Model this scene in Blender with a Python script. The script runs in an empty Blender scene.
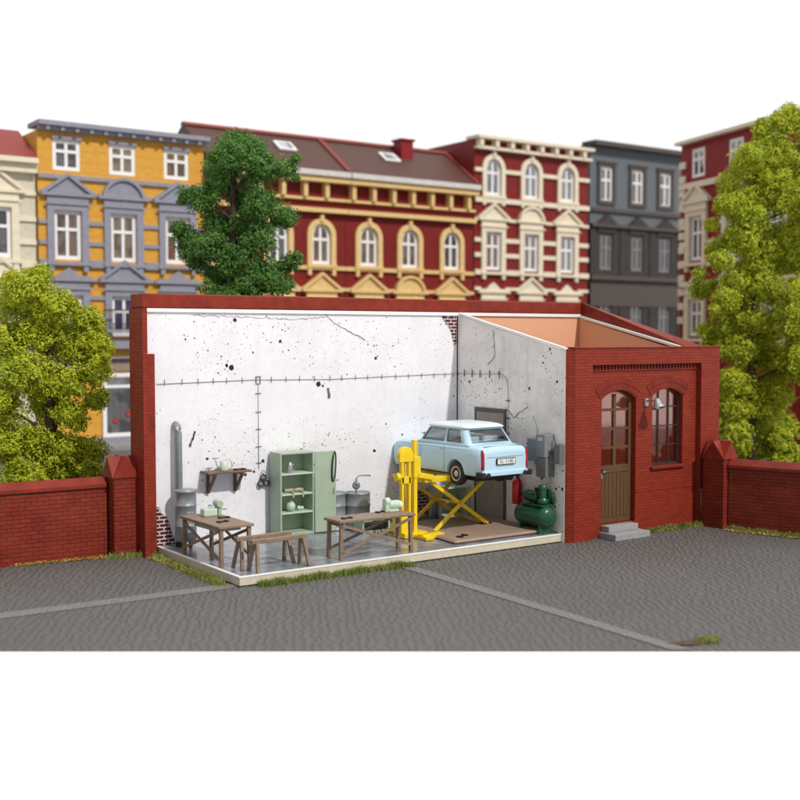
import bpy, bmesh, math, random
from mathutils import Vector, Matrix
random.seed(11)
R = math.radians; PI = math.pi
scene = bpy.context.scene; COL = scene.collection

# ------------------------------------------------------------------ materials
def new_mat(name):
    m = bpy.data.materials.new(name); m.use_nodes = True
    nt = m.node_tree; b = nt.nodes['Principled BSDF']
    return m, nt, b
def node(nt, typ, **kw):
    n = nt.nodes.new(typ)
    for k, v in kw.items():
        if k in n.inputs: n.inputs[k].default_value = v
        else: setattr(n, k, v)
    return n
def mixc(nt, fac, a, b, mode='MIX'):
    n = nt.nodes.new('ShaderNodeMix'); n.data_type = 'RGBA'; n.blend_type = mode
    def put(i, v):
        if hasattr(v, 'is_output'): nt.links.new(v, n.inputs[i])
        elif isinstance(v, (int, float)): n.inputs[i].default_value = v
        else: n.inputs[i].default_value = (*v[:3], 1)
    put(0, fac); put(6, a); put(7, b)
    return n.outputs[2]
def math_n(nt, op, a, b=0.0, clamp=False):
    n = nt.nodes.new('ShaderNodeMath'); n.operation = op; n.use_clamp = clamp
    for i, v in enumerate((a, b)):
        if hasattr(v, 'is_output'): nt.links.new(v, n.inputs[i])
        else: n.inputs[i].default_value = v
    return n.outputs[0]
def ramp(nt, src, stops):
    n = nt.nodes.new('ShaderNodeValToRGB'); e = n.color_ramp.elements
    while len(e) < len(stops): e.new(0.5)
    for el, (p, c) in zip(e, stops):
        el.position = p; el.color = (c, c, c, 1) if isinstance(c, (int, float)) else (*c, 1)
    nt.links.new(src, n.inputs[0]); return n.outputs[0]
def uvn(nt): return nt.nodes.new('ShaderNodeUVMap').outputs[0]
def objn(nt): return nt.nodes.new('ShaderNodeTexCoord').outputs['Object']
def noise(nt, vec, scale, detail=4, rough=.6, out='Fac', dist=0):
    n = node(nt, 'ShaderNodeTexNoise', Scale=scale, Detail=detail, Roughness=rough, Distortion=dist)
    nt.links.new(vec, n.inputs['Vector']); return n.outputs[out]
def bump(nt, b, h, strength=.3, dist=.02):
    n = node(nt, 'ShaderNodeBump', Strength=strength, Distance=dist)
    nt.links.new(h, n.inputs['Height']); nt.links.new(n.outputs[0], b.inputs['Normal'])
def plain(name, col, rough=.55, metal=0, var=.12, scale=6, bs=.08, spec=.5, wear=None):
    m, nt, b = new_mat(name); v = objn(nt)
    f = noise(nt, v, scale, 5)
    dark = tuple(c * (1 - var) for c in col); light = tuple(min(1, c * (1 + var)) for c in col)
    c = mixc(nt, ramp(nt, f, [(.3, 0), (.7, 1)]), dark, light)
    if wear:
        w = ramp(nt, noise(nt, v, 14, 6, .7), [(.62, 0), (.68, 1)])
        c = mixc(nt, w, c, wear)
    nt.links.new(c, b.inputs['Base Color'])
    b.inputs['Roughness'].default_value = rough; b.inputs['Metallic'].default_value = metal
    b.inputs['Specular IOR Level'].default_value = spec
    bump(nt, b, noise(nt, v, scale * 9, 3), bs, .01)
    return m
def brick(name, c1, c2, mortar, h=.072, w=.2, ms=.007, rough=.5, bs=.6, dirt=.25):
    m, nt, b = new_mat(name); v = uvn(nt)
    t = node(nt, 'ShaderNodeTexBrick', Scale=1.0)
    t.inputs['Color1'].default_value = (*c1, 1); t.inputs['Color2'].default_value = (*c2, 1); t.inputs['Mortar'].default_value = (*mortar, 1)
    t.inputs['Brick Width'].default_value = w; t.inputs['Row Height'].default_value = h
    t.inputs['Mortar Size'].default_value = ms; t.inputs['Mortar Smooth'].default_value = .3
    nt.links.new(v, t.inputs['Vector'])
    f = ramp(nt, noise(nt, v, 1.6, 6, .65), [(.35, 0), (.75, 1)])
    c = mixc(nt, math_n(nt, 'MULTIPLY', f, dirt), t.outputs['Color'], (.40, .09, .04))
    g = ramp(nt, noise(nt, v, 22, 4, .7), [(.3, .82), (.7, 1.12)])
    c = mixc(nt, 1.0, c, g, 'MULTIPLY')
    nt.links.new(c, b.inputs['Base Color']); b.inputs['Roughness'].default_value = rough; b.inputs['Specular IOR Level'].default_value = .22
    hh = math_n(nt, 'SUBTRACT', 1.0, t.outputs['Fac'])
    hh = math_n(nt, 'ADD', hh, math_n(nt, 'MULTIPLY', noise(nt, v, 40, 3), .25))
    bump(nt, b, hh, bs, .012); return m
def planks(name, col, width=.12, along='z', rough=.6, groove=.5):
    m, nt, b = new_mat(name); v = uvn(nt)
    sp = nt.nodes.new('ShaderNodeSeparateXYZ'); nt.links.new(v, sp.inputs[0])
    a = sp.outputs[0] if along == 'z' else sp.outputs[1]
    fr = math_n(nt, 'FRACT', math_n(nt, 'DIVIDE', a, width))
    gr = ramp(nt, fr, [(0, 0), (.06, 1), (.94, 1), (1, 0)])
    mp = nt.nodes.new('ShaderNodeMapping'); nt.links.new(v, mp.inputs[0])
    mp.inputs['Scale'].default_value = (14, 1.2, 1) if along == 'z' else (1.2, 14, 1)
    f = noise(nt, mp.outputs[0], 3, 5, .7)
    c = mixc(nt, ramp(nt, f, [(.3, 0), (.7, 1)]), tuple(x * .72 for x in col), tuple(x * 1.2 for x in col))
    c = mixc(nt, gr, tuple(x * groove for x in col), c)
    nt.links.new(c, b.inputs['Base Color']); b.inputs['Roughness'].default_value = rough
    bump(nt, b, math_n(nt, 'ADD', gr, math_n(nt, 'MULTIPLY', f, .3)), .4, .01); return m
def plaster(name, base, grime, grime_amt, dot_amt=1.0, seed=0.0):
    m, nt, b = new_mat(name); v0 = uvn(nt)
    mp = nt.nodes.new('ShaderNodeMapping'); nt.links.new(v0, mp.inputs[0]); mp.inputs['Location'].default_value = (seed, seed * .7, 0)
    v = mp.outputs[0]
    c = mixc(nt, ramp(nt, noise(nt, v, .9, 7, .7), [(.42, 0), (.72, grime_amt)]), base, grime)
    c = mixc(nt, ramp(nt, noise(nt, v, 7, 6, .75), [(.5, 0), (.75, .30)]), c, grime)
    ms = nt.nodes.new('ShaderNodeMapping'); nt.links.new(v, ms.inputs[0]); ms.inputs['Scale'].default_value = (3.5, .25, 1)
    c = mixc(nt, ramp(nt, noise(nt, ms.outputs[0], 1.0, 6, .7), [(.52, 0), (.8, grime_amt)]), c, grime)
    wv = nt.nodes.new('ShaderNodeVectorMath'); wv.operation = 'ADD'; nt.links.new(v, wv.inputs[0])
    nz = nt.nodes.new('ShaderNodeVectorMath'); nz.operation = 'SCALE'; nt.links.new(noise(nt, v, 16, 2, .5, 'Color'), nz.inputs[0]); nz.inputs['Scale'].default_value = .045
    nt.links.new(nz.outputs[0], wv.inputs[1])
    for sc, rad, prob, col in ((1.9, .125, .6, (.012, .012, .014)), (4.6, .17, .5, (.025, .025, .03)), (13, .24, .5, (.13, .13, .14)), (27, .3, .4, (.30, .30, .31))):
        vo = node(nt, 'ShaderNodeTexVoronoi', Scale=sc); nt.links.new(wv.outputs[0], vo.inputs['Vector'])
        s = nt.nodes.new('ShaderNodeSeparateColor'); nt.links.new(vo.outputs['Color'], s.inputs[0])
        r = math_n(nt, 'MULTIPLY', math_n(nt, 'SUBTRACT', s.outputs[0], 1 - prob * dot_amt), rad / prob)
        r = math_n(nt, 'MULTIPLY', r, ramp(nt, noise(nt, v, .8, 2), [(.35, .25), (.62, 1.25)]))
        d = math_n(nt, 'LESS_THAN', vo.outputs['Distance'], r)
        c = mixc(nt, d, c, col)
    nt.links.new(c, b.inputs['Base Color']); b.inputs['Roughness'].default_value = .75
    bump(nt, b, noise(nt, v, 30, 4), .12, .01); return m

RED = brick('brick_red', (.285, .032, .015), (.225, .023, .011), (.135, .016, .009), h=.066, w=.18, ms=.006, dirt=.12)
REDW = brick('brick_boundary', (.235, .027, .014), (.18, .019, .010), (.085, .010, .007), h=.082, w=.24, ms=.009)
REDP = plain('red_plastic', (.215, .024, .012), .5, var=.25, scale=3, bs=.1, spec=.25)
BARE = brick('bare_brick', (.12, .022, .02), (.055, .013, .015), (.62, .55, .55), h=.08, w=.19, ms=.016, dirt=.1)
WALLW = plaster('plaster_white', (.83, .82, .87), (.56, .54, .58), .30)
WALLP = plaster('plaster_grimy', (.90, .86, .83), (.48, .43, .39), .6, 1.1, 3.3)
WHITE = plain('white_card', (.86, .86, .84), .6, var=.03)
SIDEB = plain('beige_card', (.62, .55, .43), .7, var=.1)
ORANGE = plain('orange_card', (.76, .40, .24), .7, var=.06, scale=30)
WOOD = plain('table_wood', (.235, .165, .11), .5, var=.22, scale=9)
DOORW = planks('door_wood', (.115, .055, .018), .15)
OLDW = planks('weathered_wood', (.33, .29, .25), .11)
GREEN = plain('pale_green_paint', (.36, .45, .34), .42, var=.07, scale=5)
MINT = plain('mint_paint', (.50, .62, .50), .4, var=.06)
STEEL = plain('grey_steel', (.27, .295, .305), .4, .3, .14, 5)
STEELL = plain('light_steel', (.42, .43, .44), .35, .6, .15, 8)
GREYP = plain('grey_box_paint', (.20, .21, .22), .5, var=.1)
DARK = plain('dark_metal', (.02, .02, .022), .4, .3)
BLACK = plain('black_rubber', (.013, .013, .014), .6)
YEL = plain('yellow_paint', (.86, .60, .008), .35, var=.10, scale=4, wear=(.62, .34, .01))
YELD = plain('ochre_paint', (.62, .36, .012), .42, var=.2, scale=6, wear=(.30, .14, .01))
RAMP = plain('brown_plate', (.30, .215, .155), .6, var=.12, scale=5)
DGREEN = plain('dark_green_paint', (.012, .085, .04), .28, var=.2)
REDC = plain('red_enamel', (.55, .012, .015), .25)
BLUE = plain('light_blue_paint', (.50, .71, .83), .25, var=.02, bs=.01)
ROOFW = plain('white_roof_paint', (.70, .80, .84), .3, var=.02, bs=.01)
LAMPR = plain('tail_lamp_red', (.45, .01, .03), .2)
CHROME = plain('wheel_silver', (.55, .53, .48), .3, .7)
PLATEW = plain('plate_white', (.85, .85, .85), .4, var=.01)
CONC = plain('step_concrete', (.30, .31, .32), .75, var=.12, scale=10)
TABLE = plain('white_table', (.93, .93, .93), .8, var=.0, bs=0)
ZINC = plain('zinc_lamp', (.42, .47, .47), .3, .6, .2, 20)
MAROON = brick('maroon_brick', (.235, .018, .016), (.19, .014, .014), (.15, .013, .012), h=.075, w=.22, bs=.15, dirt=.08)
CRIM = brick('crimson_brick', (.30, .016, .022), (.26, .014, .02), (.2, .014, .016), h=.075, w=.22, bs=.15, dirt=.05)
OCHRE = planks('ochre_render', (.70, .35, .04), .42, 'x', .7, .75)
CREAM = plain('cream_stucco', (.78, .70, .54), .65, var=.07)
SAND = plain('sand_stucco', (.74, .52, .22), .65, var=.1)
LILAC = plain('grey_stucco', (.27, .27, .33), .65, var=.12)
BLUEG = planks('blue_grey_boards', (.125, .145, .165), .22, 'x', .7, .8)
SHADEB = plain('painted_shade_brown', (.034, .027, .025), .7, var=.25, scale=2)  # cast shade on the grey house's lower storeys, put into the colour
TRIMB = plain('brown_trim', (.075, .058, .05), .65, var=.15)
TILE = planks('roof_tiles', (.085, .030, .020), .26, 'z', .6, .6)
TILER = plain('roof_ridge_red', (.25, .035, .025), .6)
WFR = plain('window_paint', (.86, .86, .87), .5, var=.03)
BARK = plain('bark', (.055, .035, .022), .9, var=.4, scale=8, bs=.5)
IRON = plain('black_iron', (.03, .03, .035), .5)
PAVE = plain('pavement_stone', (.25, .24, .24), .8, var=.15, scale=3)

def glass(name, tint, alpha=.35, rough=.05):
    m, nt, b = new_mat(name)
    g = node(nt, 'ShaderNodeBsdfGlossy', Roughness=rough); t = nt.nodes.new('ShaderNodeBsdfTransparent')
    t.inputs[0].default_value = (*tint, 1); g.inputs[0].default_value = (1, 1, 1, 1)
    fr = node(nt, 'ShaderNodeFresnel', IOR=1.45)
    mx = nt.nodes.new('ShaderNodeMixShader')
    nt.links.new(math_n(nt, 'ADD', math_n(nt, 'MULTIPLY', fr.outputs[0], 1 - alpha), alpha * .25), mx.inputs[0])
    nt.links.new(t.outputs[0], mx.inputs[1]); nt.links.new(g.outputs[0], mx.inputs[2])
    nt.links.new(mx.outputs[0], nt.nodes['Material Output'].inputs[0]); return m
GLASS = glass('clear_glass', (.97, .97, .97), .1)
CGLASS = glass('car_glass', (.90, .94, .96), .15)
WGLASS = glass('tinted_glass', (.86, .62, .58), .2)
def curtain_mat(name, a, b_, dark):
    m, nt, b = new_mat(name); v = objn(nt)
    mp = nt.nodes.new('ShaderNodeMapping'); nt.links.new(v, mp.inputs[0]); mp.inputs['Scale'].default_value = (7, 1, .6)
    f = noise(nt, mp.outputs[0], 1.0, 4, .6)
    c = mixc(nt, ramp(nt, f, [(.3, 0), (.7, 1)]), a, b_)
    c = mixc(nt, ramp(nt, noise(nt, v, .9, 2), [(.5, 0), (.56, .75)]), c, dark)
    nt.links.new(c, b.inputs['Base Color']); b.inputs['Roughness'].default_value = .8
    return m
CURT = [curtain_mat('curtain_tan', (.88, .66, .54), (.52, .30, .20), (.30, .18, .16)),
        curtain_mat('curtain_cream', (.90, .80, .64), (.78, .50, .30), (.40, .26, .20)),
        curtain_mat('curtain_lilac', (.82, .80, .92), (.50, .46, .78), (.34, .28, .58)),
        curtain_mat('curtain_rose', (.90, .60, .54), (.68, .22, .18), (.5, .3, .26)),
        curtain_mat('curtain_grey', (.66, .66, .70), (.30, .32, .34), (.10, .11, .12)),
        curtain_mat('curtain_ochre', (.82, .48, .16), (.52, .26, .10), (.25, .14, .08))]
VIOLET = plain('violet_curtain', (.22, .13, .48), .7, var=.3)

def ground_mat():
    m, nt, b = new_mat('rippled_asphalt'); v = objn(nt)
    mp = nt.nodes.new('ShaderNodeMapping'); nt.links.new(v, mp.inputs[0]); mp.inputs['Rotation'].default_value = (0, 0, R(30))
    w = node(nt, 'ShaderNodeTexWave', Scale=2.3, Distortion=7.5, Detail=2.0)
    w.inputs['Detail Scale'].default_value = 1.5; w.inputs['Detail Roughness'].default_value = .5
    nt.links.new(mp.outputs[0], w.inputs['Vector'])
    n1 = noise(nt, v, .35, 5, .6); n2 = noise(nt, v, 28, 5, .75)
    c = mixc(nt, ramp(nt, w.outputs['Fac'], [(.1, 0), (.9, 1)]), (.095, .091, .087), (.122, .117, .112))
    c = mixc(nt, ramp(nt, n1, [(.35, 0), (.7, .45)]), c, (.145, .14, .135))
    c = mixc(nt, ramp(nt, n2, [(.35, .35), (.6, 0)]), c, (.09, .085, .08))
    sp = ramp(nt, noise(nt, v, 9, 3, .5), [(.76, 0), (.79, .6)])
    c = mixc(nt, sp, c, (.42, .41, .40))
    nt.links.new(c, b.inputs['Base Color']); b.inputs['Roughness'].default_value = .62
    h = math_n(nt, 'ADD', w.outputs['Fac'], math_n(nt, 'MULTIPLY', n2, .5))
    bump(nt, b, h, .8, .03); return m
GROUND = ground_mat()
def joint_mat():
    m, nt, b = new_mat('cast_joint'); v = uvn(nt)
    t = node(nt, 'ShaderNodeTexBrick', Scale=1.0); nt.links.new(v, t.inputs['Vector'])
    t.inputs['Color1'].default_value = (.26, .25, .24, 1); t.inputs['Color2'].default_value = (.19, .185, .178, 1); t.inputs['Mortar'].default_value = (.105, .10, .096, 1)
    t.inputs['Brick Width'].default_value = .11; t.inputs['Row Height'].default_value = .1; t.inputs['Mortar Size'].default_value = .012
    c = mixc(nt, ramp(nt, noise(nt, v, 3, 5, .7), [(.35, .0), (.7, .8)]), t.outputs['Color'], (.17, .165, .155))
    nt.links.new(c, b.inputs['Base Color']); b.inputs['Roughness'].default_value = .6
    bump(nt, b, t.outputs['Fac'], -.4, .02); return m
JOINT = joint_mat()
def floor_mat():
    m, nt, b = new_mat('stained_concrete'); v = uvn(nt)
    c = mixc(nt, ramp(nt, noise(nt, v, 1.5, 7, .72, dist=.8), [(.3, 0), (.7, 1)]), (.09, .095, .12), (.36, .36, .40))
    c = mixc(nt, ramp(nt, noise(nt, v, 5, 5, .7), [(.5, 0), (.7, .7)]), c, (.10, .11, .13))
    t = node(nt, 'ShaderNodeTexBrick', Scale=1.0); nt.links.new(v, t.inputs['Vector'])
    t.offset = 0; t.inputs['Brick Width'].default_value = 1.3; t.inputs['Row Height'].default_value = 1.25; t.inputs['Mortar Size'].default_value = .012
    c = mixc(nt, math_n(nt, 'MULTIPLY', t.outputs['Fac'], .8), c, (.06, .06, .07))
    nt.links.new(c, b.inputs['Base Color']); b.inputs['Roughness'].default_value = .22
    return m
FLOOR = floor_mat()
def leaf_mat(name, a, b_, c_):
    m, nt, b = new_mat(name); v = objn(nt)
    c = mixc(nt, ramp(nt, noise(nt, v, 1.3, 3), [(.35, 0), (.65, 1)]), a, b_)
    c = mixc(nt, ramp(nt, noise(nt, v, 9, 2), [(.5, 0), (.7, .8)]), c, c_)
    nt.links.new(c, b.inputs['Base Color']); b.inputs['Roughness'].default_value = .6
    tr = nt.nodes.new('ShaderNodeBsdfTranslucent'); nt.links.new(c, tr.inputs[0])
    mx = nt.nodes.new('ShaderNodeMixShader'); mx.inputs[0].default_value = .25
    nt.links.new(b.outputs[0], mx.inputs[1]); nt.links.new(tr.outputs[0], mx.inputs[2])
    nt.links.new(mx.outputs[0], nt.nodes['Material Output'].inputs[0]); return m
LIME = leaf_mat('lime_leaves', (.38, .46, .015), (.56, .58, .02), (.16, .28, .02))
LIMED = leaf_mat('spring_leaves', (.42, .50, .02), (.60, .62, .03), (.20, .32, .02))
FOREST = leaf_mat('forest_leaves', (.05, .17, .03), (.11, .28, .045), (.26, .36, .05))
GRASSM = leaf_mat('grass_blades', (.20, .26, .05), (.34, .36, .09), (.12, .18, .03))
LITTER = leaf_mat('leaf_litter', (.55, .33, .06), (.62, .45, .14), (.35, .16, .04))

# ------------------------------------------------------------------ mesh building
class MB:
    def __init__(s): s.bm = bmesh.new()
    def poly(s, vs):
        f = s.bm.faces.new([s.bm.verts.new(v) for v in vs]); return f
    def box(s, x0, x1, y0, y1, z0, z1, M=None):
        c = [(x0,y0,z0),(x1,y0,z0),(x1,y1,z0),(x0,y1,z0),(x0,y0,z1),(x1,y0,z1),(x1,y1,z1),(x0,y1,z1)]
        if M: c = [M @ Vector(p) for p in c]
        v = [s.bm.verts.new(p) for p in c]
        for f in ((0,3,2,1),(4,5,6,7),(0,1,5,4),(1,2,6,5),(2,3,7,6),(3,0,4,7)): s.bm.faces.new([v[i] for i in f])
        return s
    def prism(s, pts, axis, a, b):
        # pts 2D polygon; axis 'x': (y,z), 'y': (x,z), 'z': (x,y)
        def P(p, t): return {'x': (t, p[0], p[1]), 'y': (p[0], t, p[1]), 'z': (p[0], p[1], t)}[axis]
        v0 = [s.bm.verts.new(P(p, a)) for p in pts]; v1 = [s.bm.verts.new(P(p, b)) for p in pts]
        s.bm.faces.new(v0); s.bm.faces.new(v1[::-1]); n = len(pts)
        for i in range(n): s.bm.faces.new([v0[i], v1[i], v1[(i+1) % n], v0[(i+1) % n]])
        return s
    def beam(s, p, q, w, h=None, up=(0,0,1)):
        p = Vector(p); q = Vector(q); d = (q - p); L = d.length; d.normalize()
        u = Vector(up)
        if abs(d.dot(u)) > .95: u = Vector((1, 0, 0))
        x = d.cross(u).normalized(); z = x.cross(d)
        M = Matrix((x, d, z)).transposed().to_4x4(); M.translation = p
        h = h or w
        return s.box(-w/2, w/2, 0, L, -h/2, h/2, M)
    def cyl(s, p, q, r, r2=None, n=20, cap=True):
        p = Vector(p); q = Vector(q); d = (q - p).normalized(); r2 = r if r2 is None else r2
        u = Vector((0, 0, 1)) if abs(d.z) < .9 else Vector((1, 0, 0))
        x = d.cross(u).normalized(); y = d.cross(x)
        a = []; b = []
        for i in range(n):
            t = 2*PI*i/n; o = x*math.cos(t) + y*math.sin(t)
            a.append(s.bm.verts.new(p + o*r)); b.append(s.bm.verts.new(q + o*r2))
        for i in range(n): s.bm.faces.new([a[i], a[(i+1) % n], b[(i+1) % n], b[i]]).smooth = True
        if cap: s.bm.faces.new(a[::-1]); s.bm.faces.new(b)
        return s
    def lathe(s, c, prof, n=24, axis='z'):
        c = Vector(c); rings = []
        for r, h in prof:
            ring = []
            for i in range(n):
                t = 2*PI*i/n; a, b = r*math.cos(t), r*math.sin(t)
                o = {'z': (a, b, h), 'y': (a, h, b), 'x': (h, a, b)}[axis]
                ring.append(s.bm.verts.new(c + Vector(o)))
            rings.append(ring)
        for k in range(len(rings)-1):
            for i in range(n): s.bm.faces.new([rings[k][i], rings[k][(i+1) % n], rings[k+1][(i+1) % n], rings[k+1][i]]).smooth = True
        s.bm.faces.new(rings[0][::-1]); s.bm.faces.new(rings[-1]); return s
    def tube(s, pts, r, n=8):
        pts = [Vector(p) for p in pts]; rings = []
        for i, p in enumerate(pts):
            d = (pts[min(i+1, len(pts)-1)] - pts[max(i-1, 0)]).normalized()
            u = Vector((0, 0, 1)) if abs(d.z) < .95 else Vector((1, 0, 0))
            x = d.cross(u).normalized(); y = d.cross(x)
            rr = r[i] if isinstance(r, (list, tuple)) else r
            rings.append([s.bm.verts.new(p + (x*math.cos(2*PI*k/n) + y*math.sin(2*PI*k/n))*rr) for k in range(n)])
        for a, b in zip(rings, rings[1:]):
            for k in range(n): s.bm.faces.new([a[k], a[(k+1) % n], b[(k+1) % n], b[k]]).smooth = True
        s.bm.faces.new(rings[0][::-1]); s.bm.faces.new(rings[-1]); return s
    def loft(s, rings, smooth=True):
        R_ = [[s.bm.verts.new(p) for p in r] for r in rings]; n = len(R_[0])
        for a, b in zip(R_, R_[1:]):
            for k in range(n): s.bm.faces.new([a[k], a[(k+1) % n], b[(k+1) % n], b[k]]).smooth = smooth
        s.bm.faces.new(R_[0][::-1]); s.bm.faces.new(R_[-1]); return s
    def sphere(s, c, r, n=16, sc=(1, 1, 1)):
        prof = [(max(1e-3, r*math.sin(PI*i/(n//2))), -r*math.cos(PI*i/(n//2))) for i in range(n//2+1)]
        st = len(s.bm.verts); s.lathe((0, 0, 0), prof, n); s.bm.verts.ensure_lookup_table()
        for v in s.bm.verts[st:]: v.co = Vector((v.co.x*sc[0], v.co.y*sc[1], v.co.z*sc[2])) + Vector(c)
        return s
    def build(s, name, mat, parent=None, bevel=0, loc=None, world=False, smooth_norm=False, fix=True):
        if fix: bmesh.ops.recalc_face_normals(s.bm, faces=s.bm.faces)
        off = Vector((0, 0, 0))
        if world and parent is not None: off = parent.location.copy()
        if parent is None and loc is None:
            xs = [v.co for v in s.bm.verts]
            off = Vector(((min(c.x for c in xs)+max(c.x for c in xs))/2, (min(c.y for c in xs)+max(c.y for c in xs))/2, min(c.z for c in xs)))
            if not world: pass
        uv = s.bm.loops.layers.uv.new('UVMap')
        for f in s.bm.faces:
            n = f.normal; ax, ay, az = abs(n.x), abs(n.y), abs(n.z)
            for l in f.loops:
                c = l.vert.co
                l[uv].uv = (c.x, c.y) if az >= max(ax, ay) else ((c.x, c.z) if ay >= ax else (c.y, c.z))
        if off.length: bmesh.ops.translate(s.bm, vec=-off, verts=s.bm.verts)
        me = bpy.data.meshes.new(name); s.bm.to_mesh(me); s.bm.free()
        o = bpy.data.objects.new(name, me); COL.objects.link(o); me.materials.append(mat)
        if parent is None: o.location = loc if loc is not None else off
        else: o.parent = parent
        if bevel:
            m = o.modifiers.new('bevel', 'BEVEL'); m.width = bevel; m.segments = 2; m.limit_method = 'ANGLE'; m.angle_limit = R(40)
        return o
def tag(o, label=None, cat=None, group=None, kind=None):
    for k, v in (('label', label), ('category', cat), ('group', group), ('kind', kind)):
        if v: o[k] = v
    return o
def thing(name, label, cat, loc=(0, 0, 0), rz=0, group=None):
    o = bpy.data.objects.new(name, None); COL.objects.link(o); o.empty_display_size = .2
    o.location = loc; o.rotation_euler.z = rz
    return tag(o, label, cat, group)
def copy_tree(o, parent=None):
    c = o.copy(); COL.objects.link(c)
    if parent: c.parent = parent
    for ch in list(o.children): copy_tree(ch, c)
    return c
def arc(u0, u1, zs, rise, n=12):
    w = (u1-u0)/2; uc = (u0+u1)/2
    rad = (w*w + rise*rise)/(2*rise); zc = zs + rise - rad; a = math.asin(min(1, w/rad))
    if rise > w*.999: a = PI/2
    return [(uc + rad*math.sin(-a + 2*a*i/n), zc + rad*math.cos(-a + 2*a*i/n)) for i in range(n+1)]

# wall with openings: ops = (u0,u1,z0,z1,rise) ; z1 = top of the arch
def wall_mb(mb, U0, U1, Z0, Z1, y0, y1, ops):
    us = sorted({U0, U1} | {o[0] for o in ops} | {o[1] for o in ops}); zs = sorted({Z0, Z1} | {o[2] for o in ops} | {o[3] for o in ops})
    for i in range(len(us)-1):
        run = None
        for j in range(len(zs)-1):
            cu, cz = (us[i]+us[i+1])/2, (zs[j]+zs[j+1])/2
            hole = any(o[0] < cu < o[1] and o[2] < cz < o[3] for o in ops)
            if not hole and run is None: run = zs[j]
            if hole and run is not None: mb.box(us[i], us[i+1], y0, y1, run, zs[j]); run = None
        if run is not None: mb.box(us[i], us[i+1], y0, y1, run, Z1)
    for o in ops:
        if o[4]:
            a = arc(o[0], o[1], o[3]-o[4], o[4], 14); h = len(a)//2
            mb.prism([(o[0], o[3])] + a[:h+1][::1], 'y', y0, y1)
            mb.prism([(o[1], o[3])] + a[h:][::-1], 'y', y0, y1)
def ring_mb(mb, u0, u1, z0, z1, rise, t, y0, y1, bottom=True):
    if rise:
        o = [(u0, z0)] + arc(u0, u1, z1-rise, rise) + [(u1, z0)]
        r2 = rise*(u1-u0-2*t)/(u1-u0)
        i = [(u0+t, z0)] + arc(u0+t, u1-t, z1-rise, max(rise-t*.3 if rise < (u1-u0)*.4 else r2, .02)) + [(u1-t, z0)]
    else:
        o = [(u0, z0), (u0, z1), (u1, z1), (u1, z0)]; i = [(u0+t, z0), (u0+t, z1-t), (u1-t, z1-t), (u1-t, z0)]
    for k in range(len(o)-1): mb.prism([o[k], o[k+1], i[k+1], i[k]], 'y', y0, y1)
    if bottom: mb.box(u0+t, u1-t, y0, y1, z0, z0+t)

# ------------------------------------------------------------------ setting
cx, cy = .5736, .8192   # viewing direction of the photograph, the base board is laid square to it
def board(l, d): return (cx*d + cy*l, cy*d - cx*l)
m = MB(); b4 = [board(-34, 16.06), board(34, 16.06), board(60, 90), board(-60, 90)]
m.prism(b4, 'z', -.05, 0)
g = m.build('ground', GROUND, loc=(0, 0, 0)); tag(g, kind='structure')
m = MB(); m.box(-150, 150, -60, 200, -.3, -.056); tag(m.build('table_surface', TABLE, loc=(0, 0, 0)), kind='structure')
m = MB(); m.prism([board(-34, 16.00), board(34, 16.00), board(34, 16.055), board(-34, 16.055)], 'z', -.055, .001)
tag(m.build('board_edge', TABLE, loc=(0, 0, 0)), kind='structure')
m = MB(); m.prism([(2, 18.42), (9.05, 18.20), (9.35, 18.35), (9.2, 18.56), (2, 18.80)], 'z', .004, .012)
tag(m.build('road_joint', JOINT, loc=(0, 0, 0)), kind='structure')
m = MB(); m.prism([(12.42, 11.0), (12.68, 10.82), (12.86, 17.75), (12.60, 17.95)], 'z', .004, .012)
tag(m.build('road_joint', JOINT, loc=(0, 0, 0)), kind='structure')
m = MB(); m.box(10, 60, 42.6, 44.7, .004, .14); tag(m.build('pavement', PAVE, loc=(0, 0, 0)), kind='structure')

# ------------------------------------------------------------------ workshop
W = thing('workshop_building', 'open cutaway red brick workshop with white plastered interior and lean-to room', 'building', (9.25, 18.2, 0))
YF, YR = 17.97, 18.11
m = MB(); m.box(9.0, 21.82, 21.93, 22.4, 0, 5.04); m.build('back_wall', RED, W, world=True)
m = MB(); m.box(8.96, 21.08, 21.84, 22.42, 5.045, 5.34); m.build('coping', REDP, W, .025, world=True)
m = MB(); m.box(8.93, 9.03, 21.72, 22.42, 0, 5.041); m.build('end_wall', RED, W, world=True)
m = MB(); m.box(8.915, 9.045, 21.70, 21.835, 5.05, 5.335); m.build('end_cap', REDP, W, .02, world=True)
m = MB(); m.box(9.035, 9.2, 21.76, 21.885, .0, 4.12); m.build('end_pilaster', REDP, W, .01, world=True)
m = MB(); m.box(9.035, 17.0, 21.89, 21.925, .18, 4.96)
L1 = m.build('wall_lining', WALLW, W, world=True); L1['label'] = 'white plaster wall lining with black splatters and cracks'
m = MB(); m.box(9.035, 22.0-.95, 21.845, 21.924, 4.965, 5.04); m.build('lining_edge', WHITE, W, world=True)
m = MB(); m.box(17.3, 21.05, 21.89, 21.925, .18, 4.96)
m.prism([(18.6, .1), (21.88, .1), (21.88, 4.93), (18.6, 4.16)], 'x', 21.03, 21.06)
m.box(17.3, 21.03, 18.385, 21.88, .1, .18)
m.build('room_lining', ORANGE, W, world=True)
m = MB(); m.prism([(18.12, .0), (21.88, .0), (21.88, 4.97), (18.365, 4.195), (18.12, 4.16)], 'x', 17.03, 17.178); m.prism([(18.365, .0), (21.88, .0), (21.88, 4.97), (18.365, 4.20)], 'x', 17.1785, 17.285)
PT = m.build('partition_wall', WALLP, W, world=True); PT['label'] = 'grimy grey plastered partition wall with door'
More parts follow.
